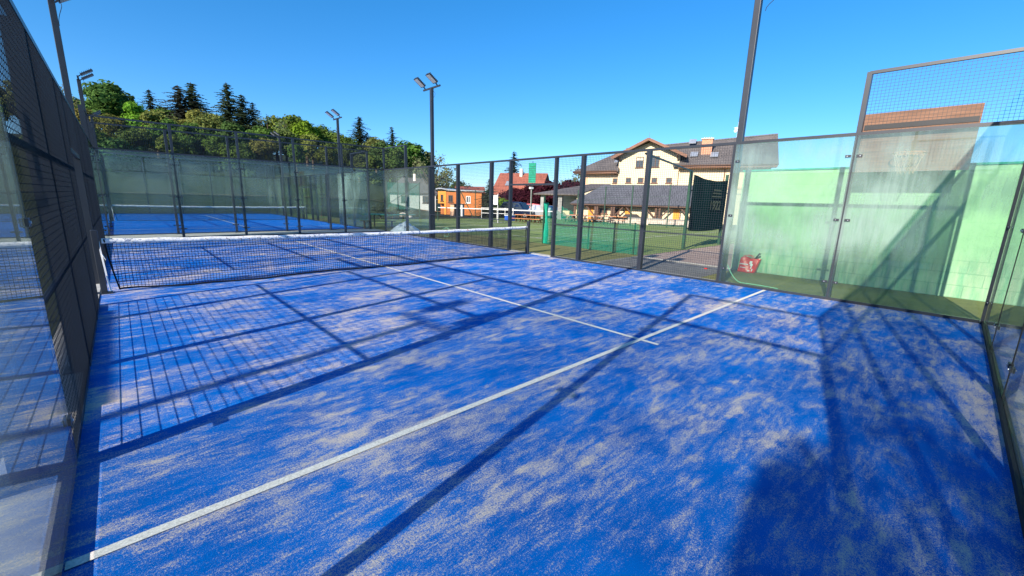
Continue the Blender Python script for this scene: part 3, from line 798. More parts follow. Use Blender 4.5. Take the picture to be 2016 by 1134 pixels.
p0, MH = frame(50)
H = thing('cream_house', 'large cream house with central gable and grey brown tiled roofs', 'house', p0, RZH)
def B(*a): return MB().box(*a)
# walls
gw = MB().prism([(-2.45, 0, -0.3), (4.0, 0, -0.3), (4.0, 0, 7.0), (0.78, 0, 8.42), (-2.45, 0, 7.0)], (0, 6.0, 0)); gw.build('wall', 'cream', H, local=True)
MB().box(-6.5, -2.455, 0.35, 10, -0.3, 5.75).build('wall', 'cream', H, local=True)
MB().box(4.005, 12.6, 0.35, 10, -0.3, 6.05).build('wall', 'cream', H, local=True)
MB().prism([(12.55, 0.4, 6.04), (12.55, 10, 6.04), (12.55, 5.2, 9.0)], (0.04, 0, 0)).build('wall', 'cream', H, local=True)
MB().box(-6.58, -6.15, 0.30, 0.345, 3.6, 5.1).build('corner_stone', 'peach', H, local=True)
MB().box(-6.6, 12.6, 0.25, 0.345, 3.50, 3.72).build('cornice', 'peach', H, local=True)
MB().box(-2.5, 4.05, -0.06, -0.002, 3.50, 3.72).build('cornice', 'peach', H, local=True)
def slab(poly, th=0.16):
    P = [Vector(p) for p in poly]; n_ = (P[1]-P[0]).cross(P[2]-P[0]).normalized()
    if n_.z < 0: n_ = -n_
    return MB().prism(P, -n_*th)
# main roof: front slopes (left hip, right gable)
slab([(-7.7, -0.55, 5.30), (-2.35, -0.55, 5.42), (-2.35, 5.2, 8.40), (-2.9, 5.2, 8.38)]).build('roof', 'roof_grey', H, local=True)
slab([(-7.7, -0.55, 5.30), (-2.9, 5.2, 8.38), (-7.7, 10.8, 5.3)]).build('roof', 'roof_grey', H, local=True)
slab([(3.45, -0.55, 5.86), (13.1, -0.55, 5.90), (13.1, 5.2, 9.42), (-2.35, 5.2, 8.40), (3.3, 3.5, 8.0)]).build('roof', 'roof_grey', H, local=True)
slab([(13.1, 5.205, 9.42), (13.1, 10.8, 5.9), (-7.7, 10.8, 5.3), (-2.9, 5.205, 8.38)]).build('roof', 'roof_grey', H, local=True)
MB().bar((-2.9, 5.2, 8.44), (13.1, 5.2, 9.47), 0.22, 0.12).build('ridge', 'roof_slate', H, local=True)
# eaves boards and gutters
B(-7.7, -2.47, -0.60, -0.50, 5.10, 5.30).build('eaves_board', 'reddish_wood', H, local=True)
B(-7.6, -2.47, -0.50, 0.34, 5.05, 5.12).build('soffit', 'peach', H, local=True)
B(4.02, 13.05, -0.60, -0.50, 5.62, 5.84).build('eaves_board', 'reddish_wood', H, local=True)
B(4.02, 13.0, -0.50, 0.34, 5.58, 5.64).build('soffit', 'peach', H, local=True)
MB().tube([(-7.7, -0.66, 5.26), (-2.5, -0.66, 5.32)], 0.07, 8).build('gutter', 'brown_wood', H, local=True)
MB().tube([(4.0, -0.66, 5.82), (13.1, -0.66, 5.84)], 0.07, 8).build('gutter', 'brown_wood', H, local=True)
MB().tube([(8.5, -0.66, 5.8), (8.5, 0.2, 5.5), (8.5, 0.27, 5.3), (8.5, 0.27, 0)], 0.05, 8).build('downpipe', 'reddish_wood', H, local=True)
# gable roof
slab([(-3.05, -0.95, 6.82), (0.74, -0.95, 8.72), (0.74, 5.4, 8.72), (-3.05, 2.2, 6.82)], 0.18).build('gable_roof', 'roof_grey', H, local=True)
slab([(0.76, -0.95, 8.72), (4.75, -0.95, 6.86), (4.75, 2.2, 6.86), (0.76, 5.4, 8.72)], 0.18).build('gable_roof', 'roof_grey', H, local=True)
MB().bar((-3.1, -0.97, 6.70), (0.75, -0.97, 8.62), 0.06, 0.28, up=(0, 0, 1)).build('bargeboard', 'reddish_wood', H, local=True)
MB().bar((0.75, -0.975, 8.62), (4.8, -0.975, 6.74), 0.06, 0.28, up=(0, 0, 1)).build('bargeboard', 'reddish_wood', H, local=True)
for s in (-2.3, 3.85):
    MB().bar((s, -0.02, 6.4), (s, -0.85, 6.92), 0.12).build('bracket', 'brown_wood', H, local=True)
window(H, -0.55, 0.28, 5.72, 6.85, -0.005, blind=True); window(H, 1.12, 1.95, 5.74, 6.92, -0.005)
for s in (-1.22, 0.12, 1.60, 3.15):
    window(H, s-0.30, s+0.30, 4.05, 4.62, -0.005, 'reddish_wood', mull=0)
window(H, -3.08, -2.52, 4.03, 4.58, 0.345, 'reddish_wood', mull=0)
# chimney, roof lights, antenna
ch = MB().box(5.9, 6.95, 1.9, 2.6, 7.0, 8.75).build('chimney', 'brick', H, local=True)
MB().box(5.8, 7.05, 1.8, 2.7, 8.751, 8.87).build('cap', 'stone', ch, local=True)
cp = MB()
for q in range(4): cp.tube([(6.08+q*0.23, 2.25, 8.87), (6.08+q*0.23, 2.25, 9.0)], 0.06, 8)
cp.build('flue', 'stone', ch, local=True)
def skyl(s, y):
    z = 5.88+(9.42-5.9)*(y+0.55)/5.75 if s > 3 else 5.35+(8.4-5.35)*(y+0.55)/5.75
    k_ = (0.61 if s > 3 else 0.53)
    slab([(s, y, z+0.06), (s+0.75, y, z+0.06), (s+0.75, y+0.9, z+0.06+0.9*k_), (s, y+0.9, z+0.06+0.9*k_)], 0.05).build('skylight', 'carsilver', H, local=True)
skyl(4.9, 1.1); skyl(6.9, 0.9); skyl(-3.4, 1.5); skyl(4.4, 3.9)
an = MB().tube([(9.2, 5.2, 9.2), (9.2, 5.2, 10.9)], 0.03, 6).bar((8.8, 5.2, 10.3), (9.6, 5.2, 10.3), 0.03)
ao = an.build('antenna_mast', 'white', H, local=True)
for (s, z, r) in ((9.0, 9.95, 0.16), (9.35, 9.6, 0.13), (9.05, 10.2, 0.14)):
    MB().tube([(s, 4.95, z), (s, 5.05, z)], [r, r*0.6], 10).build('dish', 'white', ao, local=True)
MB().tube([(0.74, -0.5, 8.7), (0.74, -0.5, 9.35)], 0.015, 5).build('lightning_rod', 'steel', H, local=True)

# ------------------------------------------------------------------ open timber shelter in front of the house
p1, MP = frame(38)
S = thing('timber_shelter', 'long open timber shelter with dark slate roof in front of the cream house', 'shelter', p1, RZH)
slab([(-6.1, 0, 1.66), (4.8, 0, 1.66), (4.8, 3.2, 3.46), (-3.9, 3.2, 3.46)], 0.12).build('roof', 'roof_slate', S, local=True)
slab([(-6.1, 0, 1.66), (-3.9, 3.205, 3.46), (-6.1, 6.4, 1.7)], 0.12).build('roof', 'roof_slate', S, local=True)
slab([(4.8, 3.205, 3.46), (4.8, 6.4, 1.7), (-6.1, 6.4, 1.7), (-3.9, 3.205, 3.46)], 0.12).build('roof', 'roof_slate', S, local=True)
MB().box(-5.95, 4.8, 0.20, 0.34, 1.42, 1.58).build('beam', 'brown_wood', S, local=True)
MB().box(-6.05, 4.8, -0.03, 0.03, 1.50, 1.60).build('eaves_board', 'brown_wood', S, local=True)
for s in (-5.7, -3.75, -3.55, -2.25, -2.05, 1.55, 1.85, 4.4):
    MB().box(s-0.08, s+0.08, 0.19, 0.35, -0.15, 1.42).build('post', 'brown_wood', S, local=True)
for s, d in ((-3.85, -1), (-2.0, 1), (-0.25, -1), (1.45, -1), (1.95, 1), (4.3, -1)):
    MB().bar((s, 0.27, 0.62), (s+d*0.75, 0.27, 1.42), 0.10).build('brace', 'brown_wood', S, local=True)
bw = MB().box(-5.8, 5.2, 0.95, 1.15, -0.15, 1.9).build('back_wall', 'cream', S, local=True)
for s in (-3.6, -2.5): window(S, s, s+0.8, 0.75, 1.25, 0.94, 'reddish_wood', mull=1)
for s in (-4.6, -1.2, 2.9): MB().box(s, s+0.5, 0.89, 0.945, -0.14, 1.35).build('door', 'orange_flat', S, local=True)
MB().box(-6.0, 5.0, -0.1, 0.945, -0.14, -0.09).build('floor_slab', 'stone', S, local=True)
st = thing('low_stone_wall', 'low pale stone wall along the front of the timber shelter', 'wall', MP @ Vector((1.5, -0.5, 0)), RZH)
MB().box(-3.7, 3.6, -0.12, 0.12, -0.15, 0.48).build('wall', 'stone', st, local=True)
MB().box(-3.75, 3.65, -0.17, 0.17, 0.481, 0.55).build('coping', 'grey_conc', st, local=True)
ta = thing('green_canvas_cover', 'dark green canvas cover lying along the foot of the pale stone wall', 'cover', MP @ Vector((2.8, -0.85, 0)), RZH)
vs = []; fs = []
for i in range(25):
    for j in range(7):
        a = PI*j/6; vs.append((-1.6+3.0*i/24, -0.22*math.cos(a), -0.12+0.24*math.sin(a)*(1+0.25*noise.noise(Vector((i*0.6, j, 0))))))
for i in range(24):
    for j in range(6): a = i*7+j; fs.append((a, a+1, a+8, a+7))
MB().add(vs, fs).build('cover', 'green_post', ta, local=True, smooth=True)
def beer_set(x, y, rz, mat, label, L=2.2, sc_=1.0, group='picnic tables around the shelter', z0=-0.14):
    t = thing('picnic_table', label, 'table', (x, y, z0), rz, group)
    MB().box(-L/2, L/2, -0.30, 0.30, 0.70, 0.74).build('table_top', mat, t, local=True)
    for s in (-1, 1):
        MB().box(-L/2, L/2, s*0.68-0.13, s*0.68+0.13, 0.42, 0.45).build('bench', mat, t, local=True)
    for s in (-L/2+0.3, L/2-0.3):
        m = MB().bar((s, -0.62, 0), (s, -0.15, 0.70), 0.06).bar((s, 0.62, 0), (s, 0.15, 0.70), 0.06).bar((s, -0.75, 0.38), (s, 0.75, 0.38), 0.05)
        m.build('leg_frame', 'brown_wood', t, local=True)
    return t
k = 0
lab = ['orange picnic table under the left end of the shelter', 'orange picnic table at the second shelter bay', 'orange picnic table by the third shelter post']
for s in (-5.0, -3.2, -1.4):
    q = MP @ Vector((s, -0.75, 0)); beer_set(q.x, q.y, RZH, 'orange_table', lab[k], 1.6); k += 1
lab = ['grey green bench table on the turf before the shelter, left one', 'grey green bench table on the turf before the shelter, middle one', 'grey green bench table next to the low stone wall']
k = 0
for s in (-5.2, -3.6, -2.1):
    q = MP @ Vector((s+0.1, -2.6, 0)); beer_set(q.x, q.y, RZH, 'grey_conc', lab[k], 1.2); k += 1
q = MP @ Vector((-0.5, -0.1, 0))
um = thing('folded_canopy', 'dark low canopy standing behind the shelter post', 'canopy', (q.x, q.y, -0.14), RZH)
MB().prism([(-0.9, 0, 0.55), (-0.45, 0, 0.95), (0.45, 0, 0.98), (1.0, 0, 0.6)], (0, 0.5, 0)).build('canopy', 'black', um, local=True)
for s in (-0.8, 0.85): MB().bar((s, 0.4, 0), (s, 0.4, 0.58), 0.05).build('leg', 'steel', um, local=True)

# porch with grey columns left of the shelter
PP = at(1096, 437, 42.5); MPo = Matrix.Translation((PP.x, PP.y, 0)) @ Matrix.Rotation(RZH, 4, 'Z')
po = thing('porch', 'small porch with grey concrete columns and brown grey roof beside the shelter', 'porch', (PP.x, PP.y, 0), RZH)
for s, w_ in ((-1.35, 0.17), (0.25, 0.17)): MB().box(s-w_, s+w_, -0.15, 0.2, -0.15, 2.08).build('column', 'grey_conc', po, local=True)
MB().box(-1.7, 2.6, -0.3, 0.3, 2.081, 2.2).build('beam', 'peach', po, local=True)
slab([(-2.0, -0.6, 2.22), (1.9, -0.6, 2.22), (3.4, 4.0, 3.3), (1.6, 4.0, 3.3)], 0.1).build('roof', 'roof_grey', po, local=True)
MB().box(-0.6, 2.6, 2.2, 2.4, -0.15, 2.1).build('wall', 'cream', po, local=True)
MB().box(1.7, 1.9, -0.1, 0.1, -0.1, 2.08).build('column', 'cream', po, local=True)
MB().box(0.9, 1.65, 2.15, 2.195, -0.1, 1.9).build('door', 'brown_wood', po, local=True)
gn = thing('hung_green_net', 'green net draped between the porch columns', 'netting', (PP.x, PP.y, 0), RZH)
vs = []; fs = []
for i in range(15):
    u = i/14; top = 1.15-0.55*u+0.07*math.sin(u*22)
    for j in range(5): vs.append((0.5+1.3*u, -0.35+0.05*math.sin(u*13+j), -0.1+(top+0.1)*j/4))
for i in range(14):
    for j in range(4): a = i*5+j; fs.append((a, a+1, a+6, a+5))
MB().add(vs, fs).build('netting', 'green_net', gn, local=True, smooth=True)

po.scale = (1.18, 1.18, 1.12); gn.scale = (1.18, 1.18, 1.12)
# orange tables row on the turf edge
a = at(1018, 427, 35); b2 = at(1072, 430, 33.5); rz = math.atan2(b2.y-a.y, b2.x-a.x)
for i, l in enumerate(['orange folding table nearest the blue car, left of the row', 'middle orange folding table of the row before the cars', 'orange folding table nearest the grey porch column']):
    p = a.lerp(b2, (i+0.5)/3); beer_set(p.x, p.y, rz, 'orange_table', l, 1.0, group='orange tables before the cars')
p = at(1004, 420, 36); bb = thing('blue_box', 'blue plastic box beside the row of orange tables', 'box', (p.x, p.y, -0.12), rz)
MB().box(-0.35, 0.35, -0.3, 0.3, 0, 0.55).build('box', 'blueplastic', bb, local=True, bevel=0.03)
MB().box(-0.38, 0.38, -0.33, 0.33, 0.551, 0.62).build('lid', 'white', bb, local=True, bevel=0.02)

# cars
def car(u, v, dist, rz, mat, label, L=4.4, H_=1.5):
    p = at(u, v, dist); z0 = hgt(p.x, p.y); t = thing('parked_car', label, 'car', (p.x, p.y, z0), rz, 'cars parked behind the orange tables')
    prof = [(-L/2, 0.35), (-L/2, 0.85), (-L/2+0.25, 0.98), (-L/2+0.75, H_-0.04), (-0.2, H_), (0.55, H_-0.08), (1.2, 0.98), (L/2-0.15, 0.82), (L/2, 0.6), (L/2, 0.35)]
    m = MB(); n_ = len(prof); W = 0.86
    rows = [(-W, 1.0), (-W*0.97, 1), (W*0.97, 1), (W, 1)]
    vs = []
    for yy in (-1, 1):
        for x, z in prof:
            inset = 0.16 if z > 1.0 else 0.0; vs.append((x, yy*(W-inset), z))
    fs = [tuple(range(n_-1, -1, -1)), tuple(range(n_, 2*n_))]+[(i, (i+1) % n_, (i+1) % n_+n_, i+n_) for i in range(n_)]
    m.add(vs, fs).build('body', mat, t, local=True, bevel=0.04, smooth=False)
    for s in (-1, 1):
        y_ = s*(W-0.14)
        gm = MB().add([(-L/2+0.5, s*(W+0.002), 1.0), (-L/2+0.82, y_+s*0.005, H_-0.12), (-0.25, y_+s*0.005, H_-0.1), (-0.3, s*(W+0.002), 1.0)], [(0, 1, 2, 3)])
        gm.add([(-0.2, s*(W+0.002), 1.0), (-0.18, y_+s*0.005, H_-0.1), (0.5, y_+s*0.005, H_-0.16), (1.05, s*(W+0.002), 1.0)], [(0, 1, 2, 3)])
        gm.build('side_window', 'win', t, local=True)
        for x in (-L/2+0.85, L/2-0.85):
            wh = MB().tube([(x, s*(W-0.18), 0.32), (x, s*(W+0.01), 0.32)], 0.32, 18).build('wheel', 'rubber', t, local=True)
            MB().tube([(x, s*(W+0.011), 0.32), (x, s*(W+0.02), 0.32)], 0.19, 12).build('rim', 'bolt', wh, local=True)
    MB().add([(1.16, -0.68, 1.02), (1.16, 0.68, 1.02), (0.62, 0.62, H_-0.1), (0.62, -0.62, H_-0.1)], [(0, 1, 2, 3)]).build('windscreen', 'win', t, local=True)
    for yy in (-0.6, 0.6):
        MB().box(L/2+0.001, L/2+0.02, yy-0.15, yy+0.15, 0.62, 0.74).build('headlight', 'lens', t, local=True)
        MB().box(-L/2-0.02, -L/2-0.001, yy-0.12, yy+0.12, 0.66, 0.84).build('tail_light', 'carred', t, local=True)
    return t
car(1020, 421, 47, rz+0.05, 'carblue', 'dark blue parked car behind the orange tables', 4.6, 1.75)
car(1078, 421, 46, rz+0.12, 'carsilver', 'silver parked car beside the porch column')
car(1056, 421, 50, rz+0.25, 'carred', 'red parked car between the blue and silver cars', 3.9, 1.6)

# tennis net across the turf
A = Vector((14.2, 18.4, 0)); 
tn = thing('tennis_net', 'white-taped tennis net across the green turf', 'net', (18.5, 22, 0))
na = at(862, 432, 33.5); nb = at(1092, 436, 30.0); na.z = nb.z = 0
dv = (nb-na); up = Vector((0, 0, 1.05))
MB().bar(na+Vector((0, 0, 1.02)), nb+Vector((0, 0, 1.02)), 0.02, 0.06).build('tape', 'white', tn)
mm = MB()
for i in range(1, 90): p = na+dv*i/90; mm.bar(p+Vector((0, 0, 0.05)), p+Vector((0, 0, 1.0)), 0.006, caps=False)
for j in range(1, 9): mm.bar(na+Vector((0, 0, 0.1*j+.05)), nb+Vector((0, 0, 0.1*j+.05)), 0.005, caps=False)
mm.build('net_mesh', 'cord', tn)
for p in (na, nb): MB().tube([p, p+Vector((0, 0, 1.12))], 0.045, 8).build('net_post', 'green_post', tn)
p = at(980, 433, 31.7); p.z = 0
MB().box(p.x-0.03, p.x+0.03, p.y-0.03, p.y+0.03, 0, 1.02).build('centre_strap', 'white', tn)
MB().box(p.x-0.45, p.x+0.45, p.y-0.1, p.y+0.1, 0, 0.03).build('strap_base', 'grey_conc', tn)

# white railing behind the tennis turf
ra = at(948, 426, 38); rb = at(1010, 428, 37)
rl = thing('white_railing', 'white rail fence behind the tennis net left of the tables', 'railing', (ra.x, ra.y, -0.1))
for z in (0.55, 1.0): MB().bar((ra.x, ra.y, z), (rb.x, rb.y, z), 0.04).build('rail', 'white', rl)
for i in range(5): p = ra.lerp(rb, i/4); MB().bar((p.x, p.y, -0.1), (p.x, p.y, 1.05), 0.04).build('post', 'white', rl)

# ------------------------------------------------------------------ orange timber cabin
a = at(863, 411, 52); b2 = at(948, 412, 50); rzc = math.atan2(b2.y-a.y, b2.x-a.x); Lc = (b2-a).length
cb = thing('timber_cabin', 'orange timber cabin with curved white roof edge at the turf far side', 'cabin', (a.x, a.y, 0), rzc)
zg = 0.25; zt_ = 2.55
MB().box(1.05, Lc, 0, 3.5, -0.3, zt_).build('wall', 'orange_boards', cb, local=True)
MB().box(0, 1.045, -0.06, 3.5, 1.15, zt_+0.05).build('bay', 'orange_flat', cb, local=True)
MB().box(0.82, 1.045, -0.06, 0.12, -0.2, 1.149).build('bay_post', 'orange_flat', cb, local=True)
MB().box(0.05, 1.04, 0.6, 3.4, -0.2, 1.149).build('wall', 'orange_boards', cb, local=True)
vs = []; K = 16
top = []
for i in range(K+1):
    u = i/K; x = -0.15+(Lc+0.5)*u; top.append((x, zt_+0.06+0.30*math.exp(-((u-0.10)/0.09)**2)*0.5+0.12*(1-u)))
poly = [(x, -0.35, z+0.14) for x, z in top]+[(x, -0.35, z) for x, z in reversed(top)]
MB().prism(poly, (0, 4.1, 0)).build('roof', 'carsilver', cb, local=True)
window(cb, 0.36, 0.66, 1.45, 2.2, -0.065, 'brown_wood', mull=0); window(cb, 1.35, 1.9, 1.35, 2.15, -0.005, 'brown_wood'); window(cb, 3.6, 4.15, 1.3, 2.1, -0.005, 'white')
# brick barbecue in front
p = at(894, 420, 46); bq = thing('brick_kiosk', 'small pale brick barbecue with dark roof before the timber cabin', 'barbecue', (p.x, p.y, 0), rzc)
MB().box(-0.45, -0.02, 0, 0.6, -0.1, 1.15).build('brick_pier', 'peach', bq, local=True)
MB().box(0.45, 0.95, 0, 0.6, -0.1, 1.15).build('white_cabinet', 'white', bq, local=True)
MB().box(-0.55, 1.1, -0.1, 0.7, 1.151, 1.22).build('roof', 'black', bq, local=True)
MB().box(0.0, 0.44, 0.3, 0.6, -0.1, 1.15).build('back_panel', 'black', bq, local=True)
# leaning A-frame posts in front of the cabin
fa = thing('green_net_stand', 'green steel net stand with a slanting brace before the timber cabin', 'net stand', (a.x, a.y, 0))
def gp(u, v, d, r=0.04):
    p = at(u, v, d); return p
for u in (906, 936): 
    lo, hi = at(u, 412, 42), at(u, 374, 42); MB().tube([(lo.x, lo.y, 0), hi], 0.04, 6).build('post', 'green_post', fa)
h1, h2 = at(860, 376, 42), at(980, 377, 42); MB().tube([h1, h2], 0.025, 6).build('rail', 'green_post', fa)
d1, d2 = at(907, 377, 42), at(931, 411, 42); MB().tube([d1, (d2.x, d2.y, 0.0)], 0.05, 6).build('brace', 'green_post', fa)

def hip_house(name, label, u0, u1, vb, ve, vr, dist, wall, roof, depth=7, rzz=None, gable=True, base=None):
    a = at(u0, vb, dist); b_ = at(u1, vb, dist); L = math.hypot(b_.x-a.x, b_.y-a.y)
    r = math.atan2(b_.y-a.y, b_.x-a.x); ez = at((u0+u1)/2, ve, dist).z; rzt = at((u0+u1)/2, vr, dist+depth/2).z
    t = thing(name, label, 'house', (a.x, a.y, 0), r)
    zb = min(hgt(a.x, a.y), hgt(b_.x, b_.y))-0.5
    MB().box(0, L, 0, depth, zb, ez).build('wall', wall, t, local=True)
    if gable:
        MB().prism([(0.0, 0.01, ez), (0.0, depth-0.01, ez), (0.0, depth/2, rzt-0.12)], (0.05, 0, 0)).build('gable_wall', wall, t, local=True)
        MB().prism([(L-0.05, 0.01, ez), (L-0.05, depth-0.01, ez), (L-0.05, depth/2, rzt-0.12)], (0.05, 0, 0)).build('gable_wall', wall, t, local=True)
        i0, i1 = -0.4, L+0.4
    else: i0, i1 = L*0.25, L*0.75
    slab([(-0.4, -0.4, ez-0.1), (L+0.4, -0.4, ez-0.1), (i1, depth/2, rzt), (i0, depth/2, rzt)]).build('roof', roof, t, local=True)
    slab([(L+0.4, depth+0.4, ez-0.1), (-0.4, depth+0.4, ez-0.1), (i0, depth/2+.005, rzt), (i1, depth/2+.005, rzt)]).build('roof', roof, t, local=True)
    if not gable:
        slab([(-0.4, -0.4, ez-0.1), (i0, depth/2, rzt), (-0.4, depth+0.4, ez-0.1)]).build('roof', roof, t, local=True)
        slab([(L+0.4, -0.4, ez-0.1), (i1, depth/2, rzt), (L+0.4, depth+0.4, ez-0.1)]).build('roof', roof, t, local=True)
    return t, L, ez, rzt
t, L, ez, rt = hip_house('small_house', 'low white house with dark red roof behind the timber cabin', 900, 950, 392, 377, 367, 66, 'whitewall', 'roof_red', 6)
t, L, ez, rt = hip_house('grey_house', 'grey roofed house behind the far green netting', 768, 858, 396, 378, 350, 62, 'whitewall', 'roof_grey', 8, gable=False)
window(t, 1.5, 2.3, ez-1.5, ez-0.5, -0.005)
window(t, 4.5, 5.3, ez-1.5, ez-0.5, -0.005)
# yellow house with red roof: roof slope faces left, gable to the right
a = at(972, 418, 70); ryh = RZH+0.14
yh = thing('yellow_house', 'yellow house with steep red tiled roof and white chimney behind the spruce', 'house', (a.x, a.y, 0), ryh)
def yl(u, v, d=70): return None
MB().box(0, 7.5, 0, 8, -0.5, 3.0).build('wall', 'yellow', yh, local=True)
MB().prism([(0.02, 0.02, 3.0), (0.02, 7.98, 3.0), (0.02, 4.0, 6.1)], (0.05, 0, 0)).build('gable_wall', 'yellow', yh, local=True)
MB().prism([(7.43, 0.02, 3.0), (7.43, 7.98, 3.0), (7.43, 4.0, 6.1)], (0.05, 0, 0)).build('gable_wall', 'yellow', yh, local=True)
slab([(-0.5, -0.6, 2.65), (8.0, -0.6, 2.65), (8.0, 4, 6.35), (-0.5, 4, 6.35)]).build('roof', 'roof_red', yh, local=True)
slab([(8.0, 8.6, 2.65), (-0.5, 8.6, 2.65), (-0.5, 4.005, 6.35), (8.0, 4.005, 6.35)]).build('roof', 'roof_red', yh, local=True)
MB().box(3.3, 3.8, 3.2, 3.7, 5.5, 7.0).build('chimney', 'whitewall', yh, local=True)
slab([(1.5, 1.0, 4.2), (2.2, 1.0, 4.2), (2.2, 1.9, 4.92), (1.5, 1.9, 4.92)], 0.05).build('skylight', 'carsilver', yh, local=True)
window(yh, 1.0, 2.0, 0.9, 2.1, -0.005); window(yh, 4.5, 5.5, 0.9, 2.1, -0.005)

# banner pole, thin lamp, white sign
p = at(1045, 422, 45); top = at(1045, 318, 45).z; lo = at(1045, 357, 45).z
bp = thing('green_banner', 'tall green panel on a thin pole above the dark red hedge', 'banner', (p.x, p.y, hgt(p.x, p.y)), RZH)
MB().tube([(0, 0.06, 0), (0, 0.06, top+0.2)], 0.04, 6).build('pole', 'green_post', bp, local=True)
MB().box(-0.42, 0.42, -0.02, 0.02, lo, top).build('panel', 'green_solid', bp, local=True)
m = MB()
for i in range(12): z = lo+(top-lo)*i/11; m.box(-0.44, 0.44, -0.045, -0.021, z-0.015, z+0.015)
m.build('batten', 'green_post', bp, local=True)
p = at(1044, 428, 36); q = at(1044, 372, 36)
lp = thing('thin_lamp_post', 'thin pale lamp post standing before the dark red hedge', 'lamp post', (p.x, p.y, 0))
MB().tube([(p.x, p.y, 0), (p.x, p.y, q.z)], 0.04, 8).build('pole', 'grey_conc', lp)
MB().box(p.x-0.16, p.x+0.16, p.y-0.1, p.y+0.1, q.z, q.z+0.16).build('lamp_head', 'white', lp)
p = at(974, 424, 40); zs = at(974, 384, 40).z, at(974, 403, 40).z
sg = thing('white_sign', 'narrow upright white sign on two poles beside the spruce', 'sign', (p.x, p.y, 0), RZH)
MB().box(-0.32, 0.32, -0.02, 0.02, zs[1], zs[0]).build('sign_panel', 'white', sg, local=True)
for s in (-0.28, 0.28): MB().tube([(s, 0.05, 0), (s, 0.05, zs[0]+0.1)], 0.035, 6).build('pole', 'white', sg, local=True)

# green netting fence at left-far, table tennis, bench, sheeting, stones
a = at(762, 400, 42); b2 = at(826, 397, 42); z1 = at(790, 360, 42).z
gf = thing('tall_green_netting', 'tall green netting panel with posts in front of the grey roofed house', 'netting', (a.x, a.y, 0))
vs = []; fs = []
for i in range(13):
    q = a.lerp(b2, i/12)
    for j in range(6): vs.append((q.x, q.y, 0.6+(z1-0.6)*j/5))
for i in range(12):
    for j in range(5): k0 = i*6+j; fs.append((k0, k0+1, k0+7, k0+6))
MB().add(vs, fs).build('netting', 'green_net', gf)
for i in range(4): q = a.lerp(b2, i/3); MB().tube([(q.x, q.y, -0.1), (q.x, q.y, z1+0.1)], 0.05, 6).build('post', 'green_post', gf)
MB().bar((a.x, a.y, 1.0), (b2.x, b2.y, z1), 0.05).build('brace', 'green_post', gf)
p = at(768, 432, 24.5)
tt = thing('table_tennis_table', 'green table tennis table outside the far corner of the court', 'table', (p.x, p.y, 0), math.radians(-35))
MB().box(-1.37, 1.37, -0.76, 0.76, 0.73, 0.76).build('table_top', 'ttgreen', tt, local=True)
for sx in (-1, 1):
    for sy in (-1, 1): MB().box(sx*0.95-0.03, sx*0.95+0.03, sy*0.55-0.03, sy*0.55+0.03, 0, 0.73).build('leg', 'black', tt, local=True)
MB().box(-0.01, 0.01, -0.78, 0.78, 0.76, 0.90).build('net', 'cord', tt, local=True)
p = at(745, 442, 23.4)
be = thing('dark_bench', 'dark wooden bench beside the table tennis table', 'bench', (p.x, p.y, 0), math.radians(-30))
MB().box(-0.9, 0.9, -0.16, 0.16, 0.42, 0.46).build('seat', 'black', be, local=True)
for s in (-0.7, 0.7): MB().box(s-0.04, s+0.04, -0.14, 0.14, 0, 0.42).build('leg', 'black', be, local=True)
p = Vector((11.05, 20.0, 0))
sp = thing('sheeting_heap', 'heap of crumpled grey white sheeting at the far right court corner', 'sheeting', p, 0.3)
vs = []; fs = []; NR, NA = 9, 22
for j in range(NR+1):
    for i in range(NA):
        r = j/NR; a_ = 2*PI*i/NA; hh = 0.42*(1-r**1.6)*(1+0.5*noise.noise(Vector((math.cos(a_)*r*3, math.sin(a_)*r*3, 2))))
        vs.append((0.85*r*math.cos(a_)*(1+0.15*math.sin(a_*5)), 0.65*r*math.sin(a_), max(0.0, hh)+0.07*noise.noise(Vector((math.cos(a_)*r*9, math.sin(a_)*r*9, 5)))*(1-r)))
for j in range(NR):
    for i in range(NA): fs.append((j*NA+i, j*NA+(i+1) % NA, (j+1)*NA+(i+1) % NA, (j+1)*NA+i))
MB().add(vs, fs).build('sheeting', 'foil', sp, local=True)
def rock(u, v, d, r, label):
    p = at(u, v, d); z = hgt(p.x, p.y); m = MB(); bm = bmesh.new(); bmesh.ops.create_icosphere(bm, subdivisions=2, radius=r)
    vs = [(q.co*(1+0.35*noise.noise(q.co*2/r+Vector((u, 0, 0))))) for q in bm.verts]; vs = [(q.x+p.x, q.y+p.y, q.z*0.75+z+r*0.5) for q in vs]
    fs = [tuple(v_.index for v_ in f.verts) for f in bm.faces]; bm.free()
    tag(m.add(vs, fs).build('boulder', 'stone'), label, 'boulder', 'boulders on the slope foot')
rock(793, 413, 42, 0.35, 'pale boulder below the tall green netting'); rock(808, 416, 40, 0.22, 'smaller pale boulder right of the first boulder')
# yellow tag on the far glass
yt = thing('pale_tag', 'small pale tag stuck on the far right glass panel', 'tag', (9.9, 17.0, 2.5))
MB().box(9.965, 9.985, 17.02, 17.2, 2.42, 2.72).build('tag', 'blind', yt)

# things outside to the left whose shadows fall on the court
fp = flood_pole(-9.1, 2.62, -1, 'floodlight pole on the grass beyond the left side fence'); 
cbm = thing('shadow_bar_frame', 'added out-of-view steel frame whose wide crossbar casts a shadow band on the court', 'frame', (-5.6, 5.2, 0))  # made-up frame, added to lay a soft shadow band on the turf
MB().box(-5.66, -5.60, 3.7, 7.3, 2.62, 2.78).build('crossbar', 'steel', cbm)
for y in (3.72, 7.28): MB().box(-5.68, -5.58, y-0.05, y+0.05, 0, 2.55).build('post', 'steel', cbm)

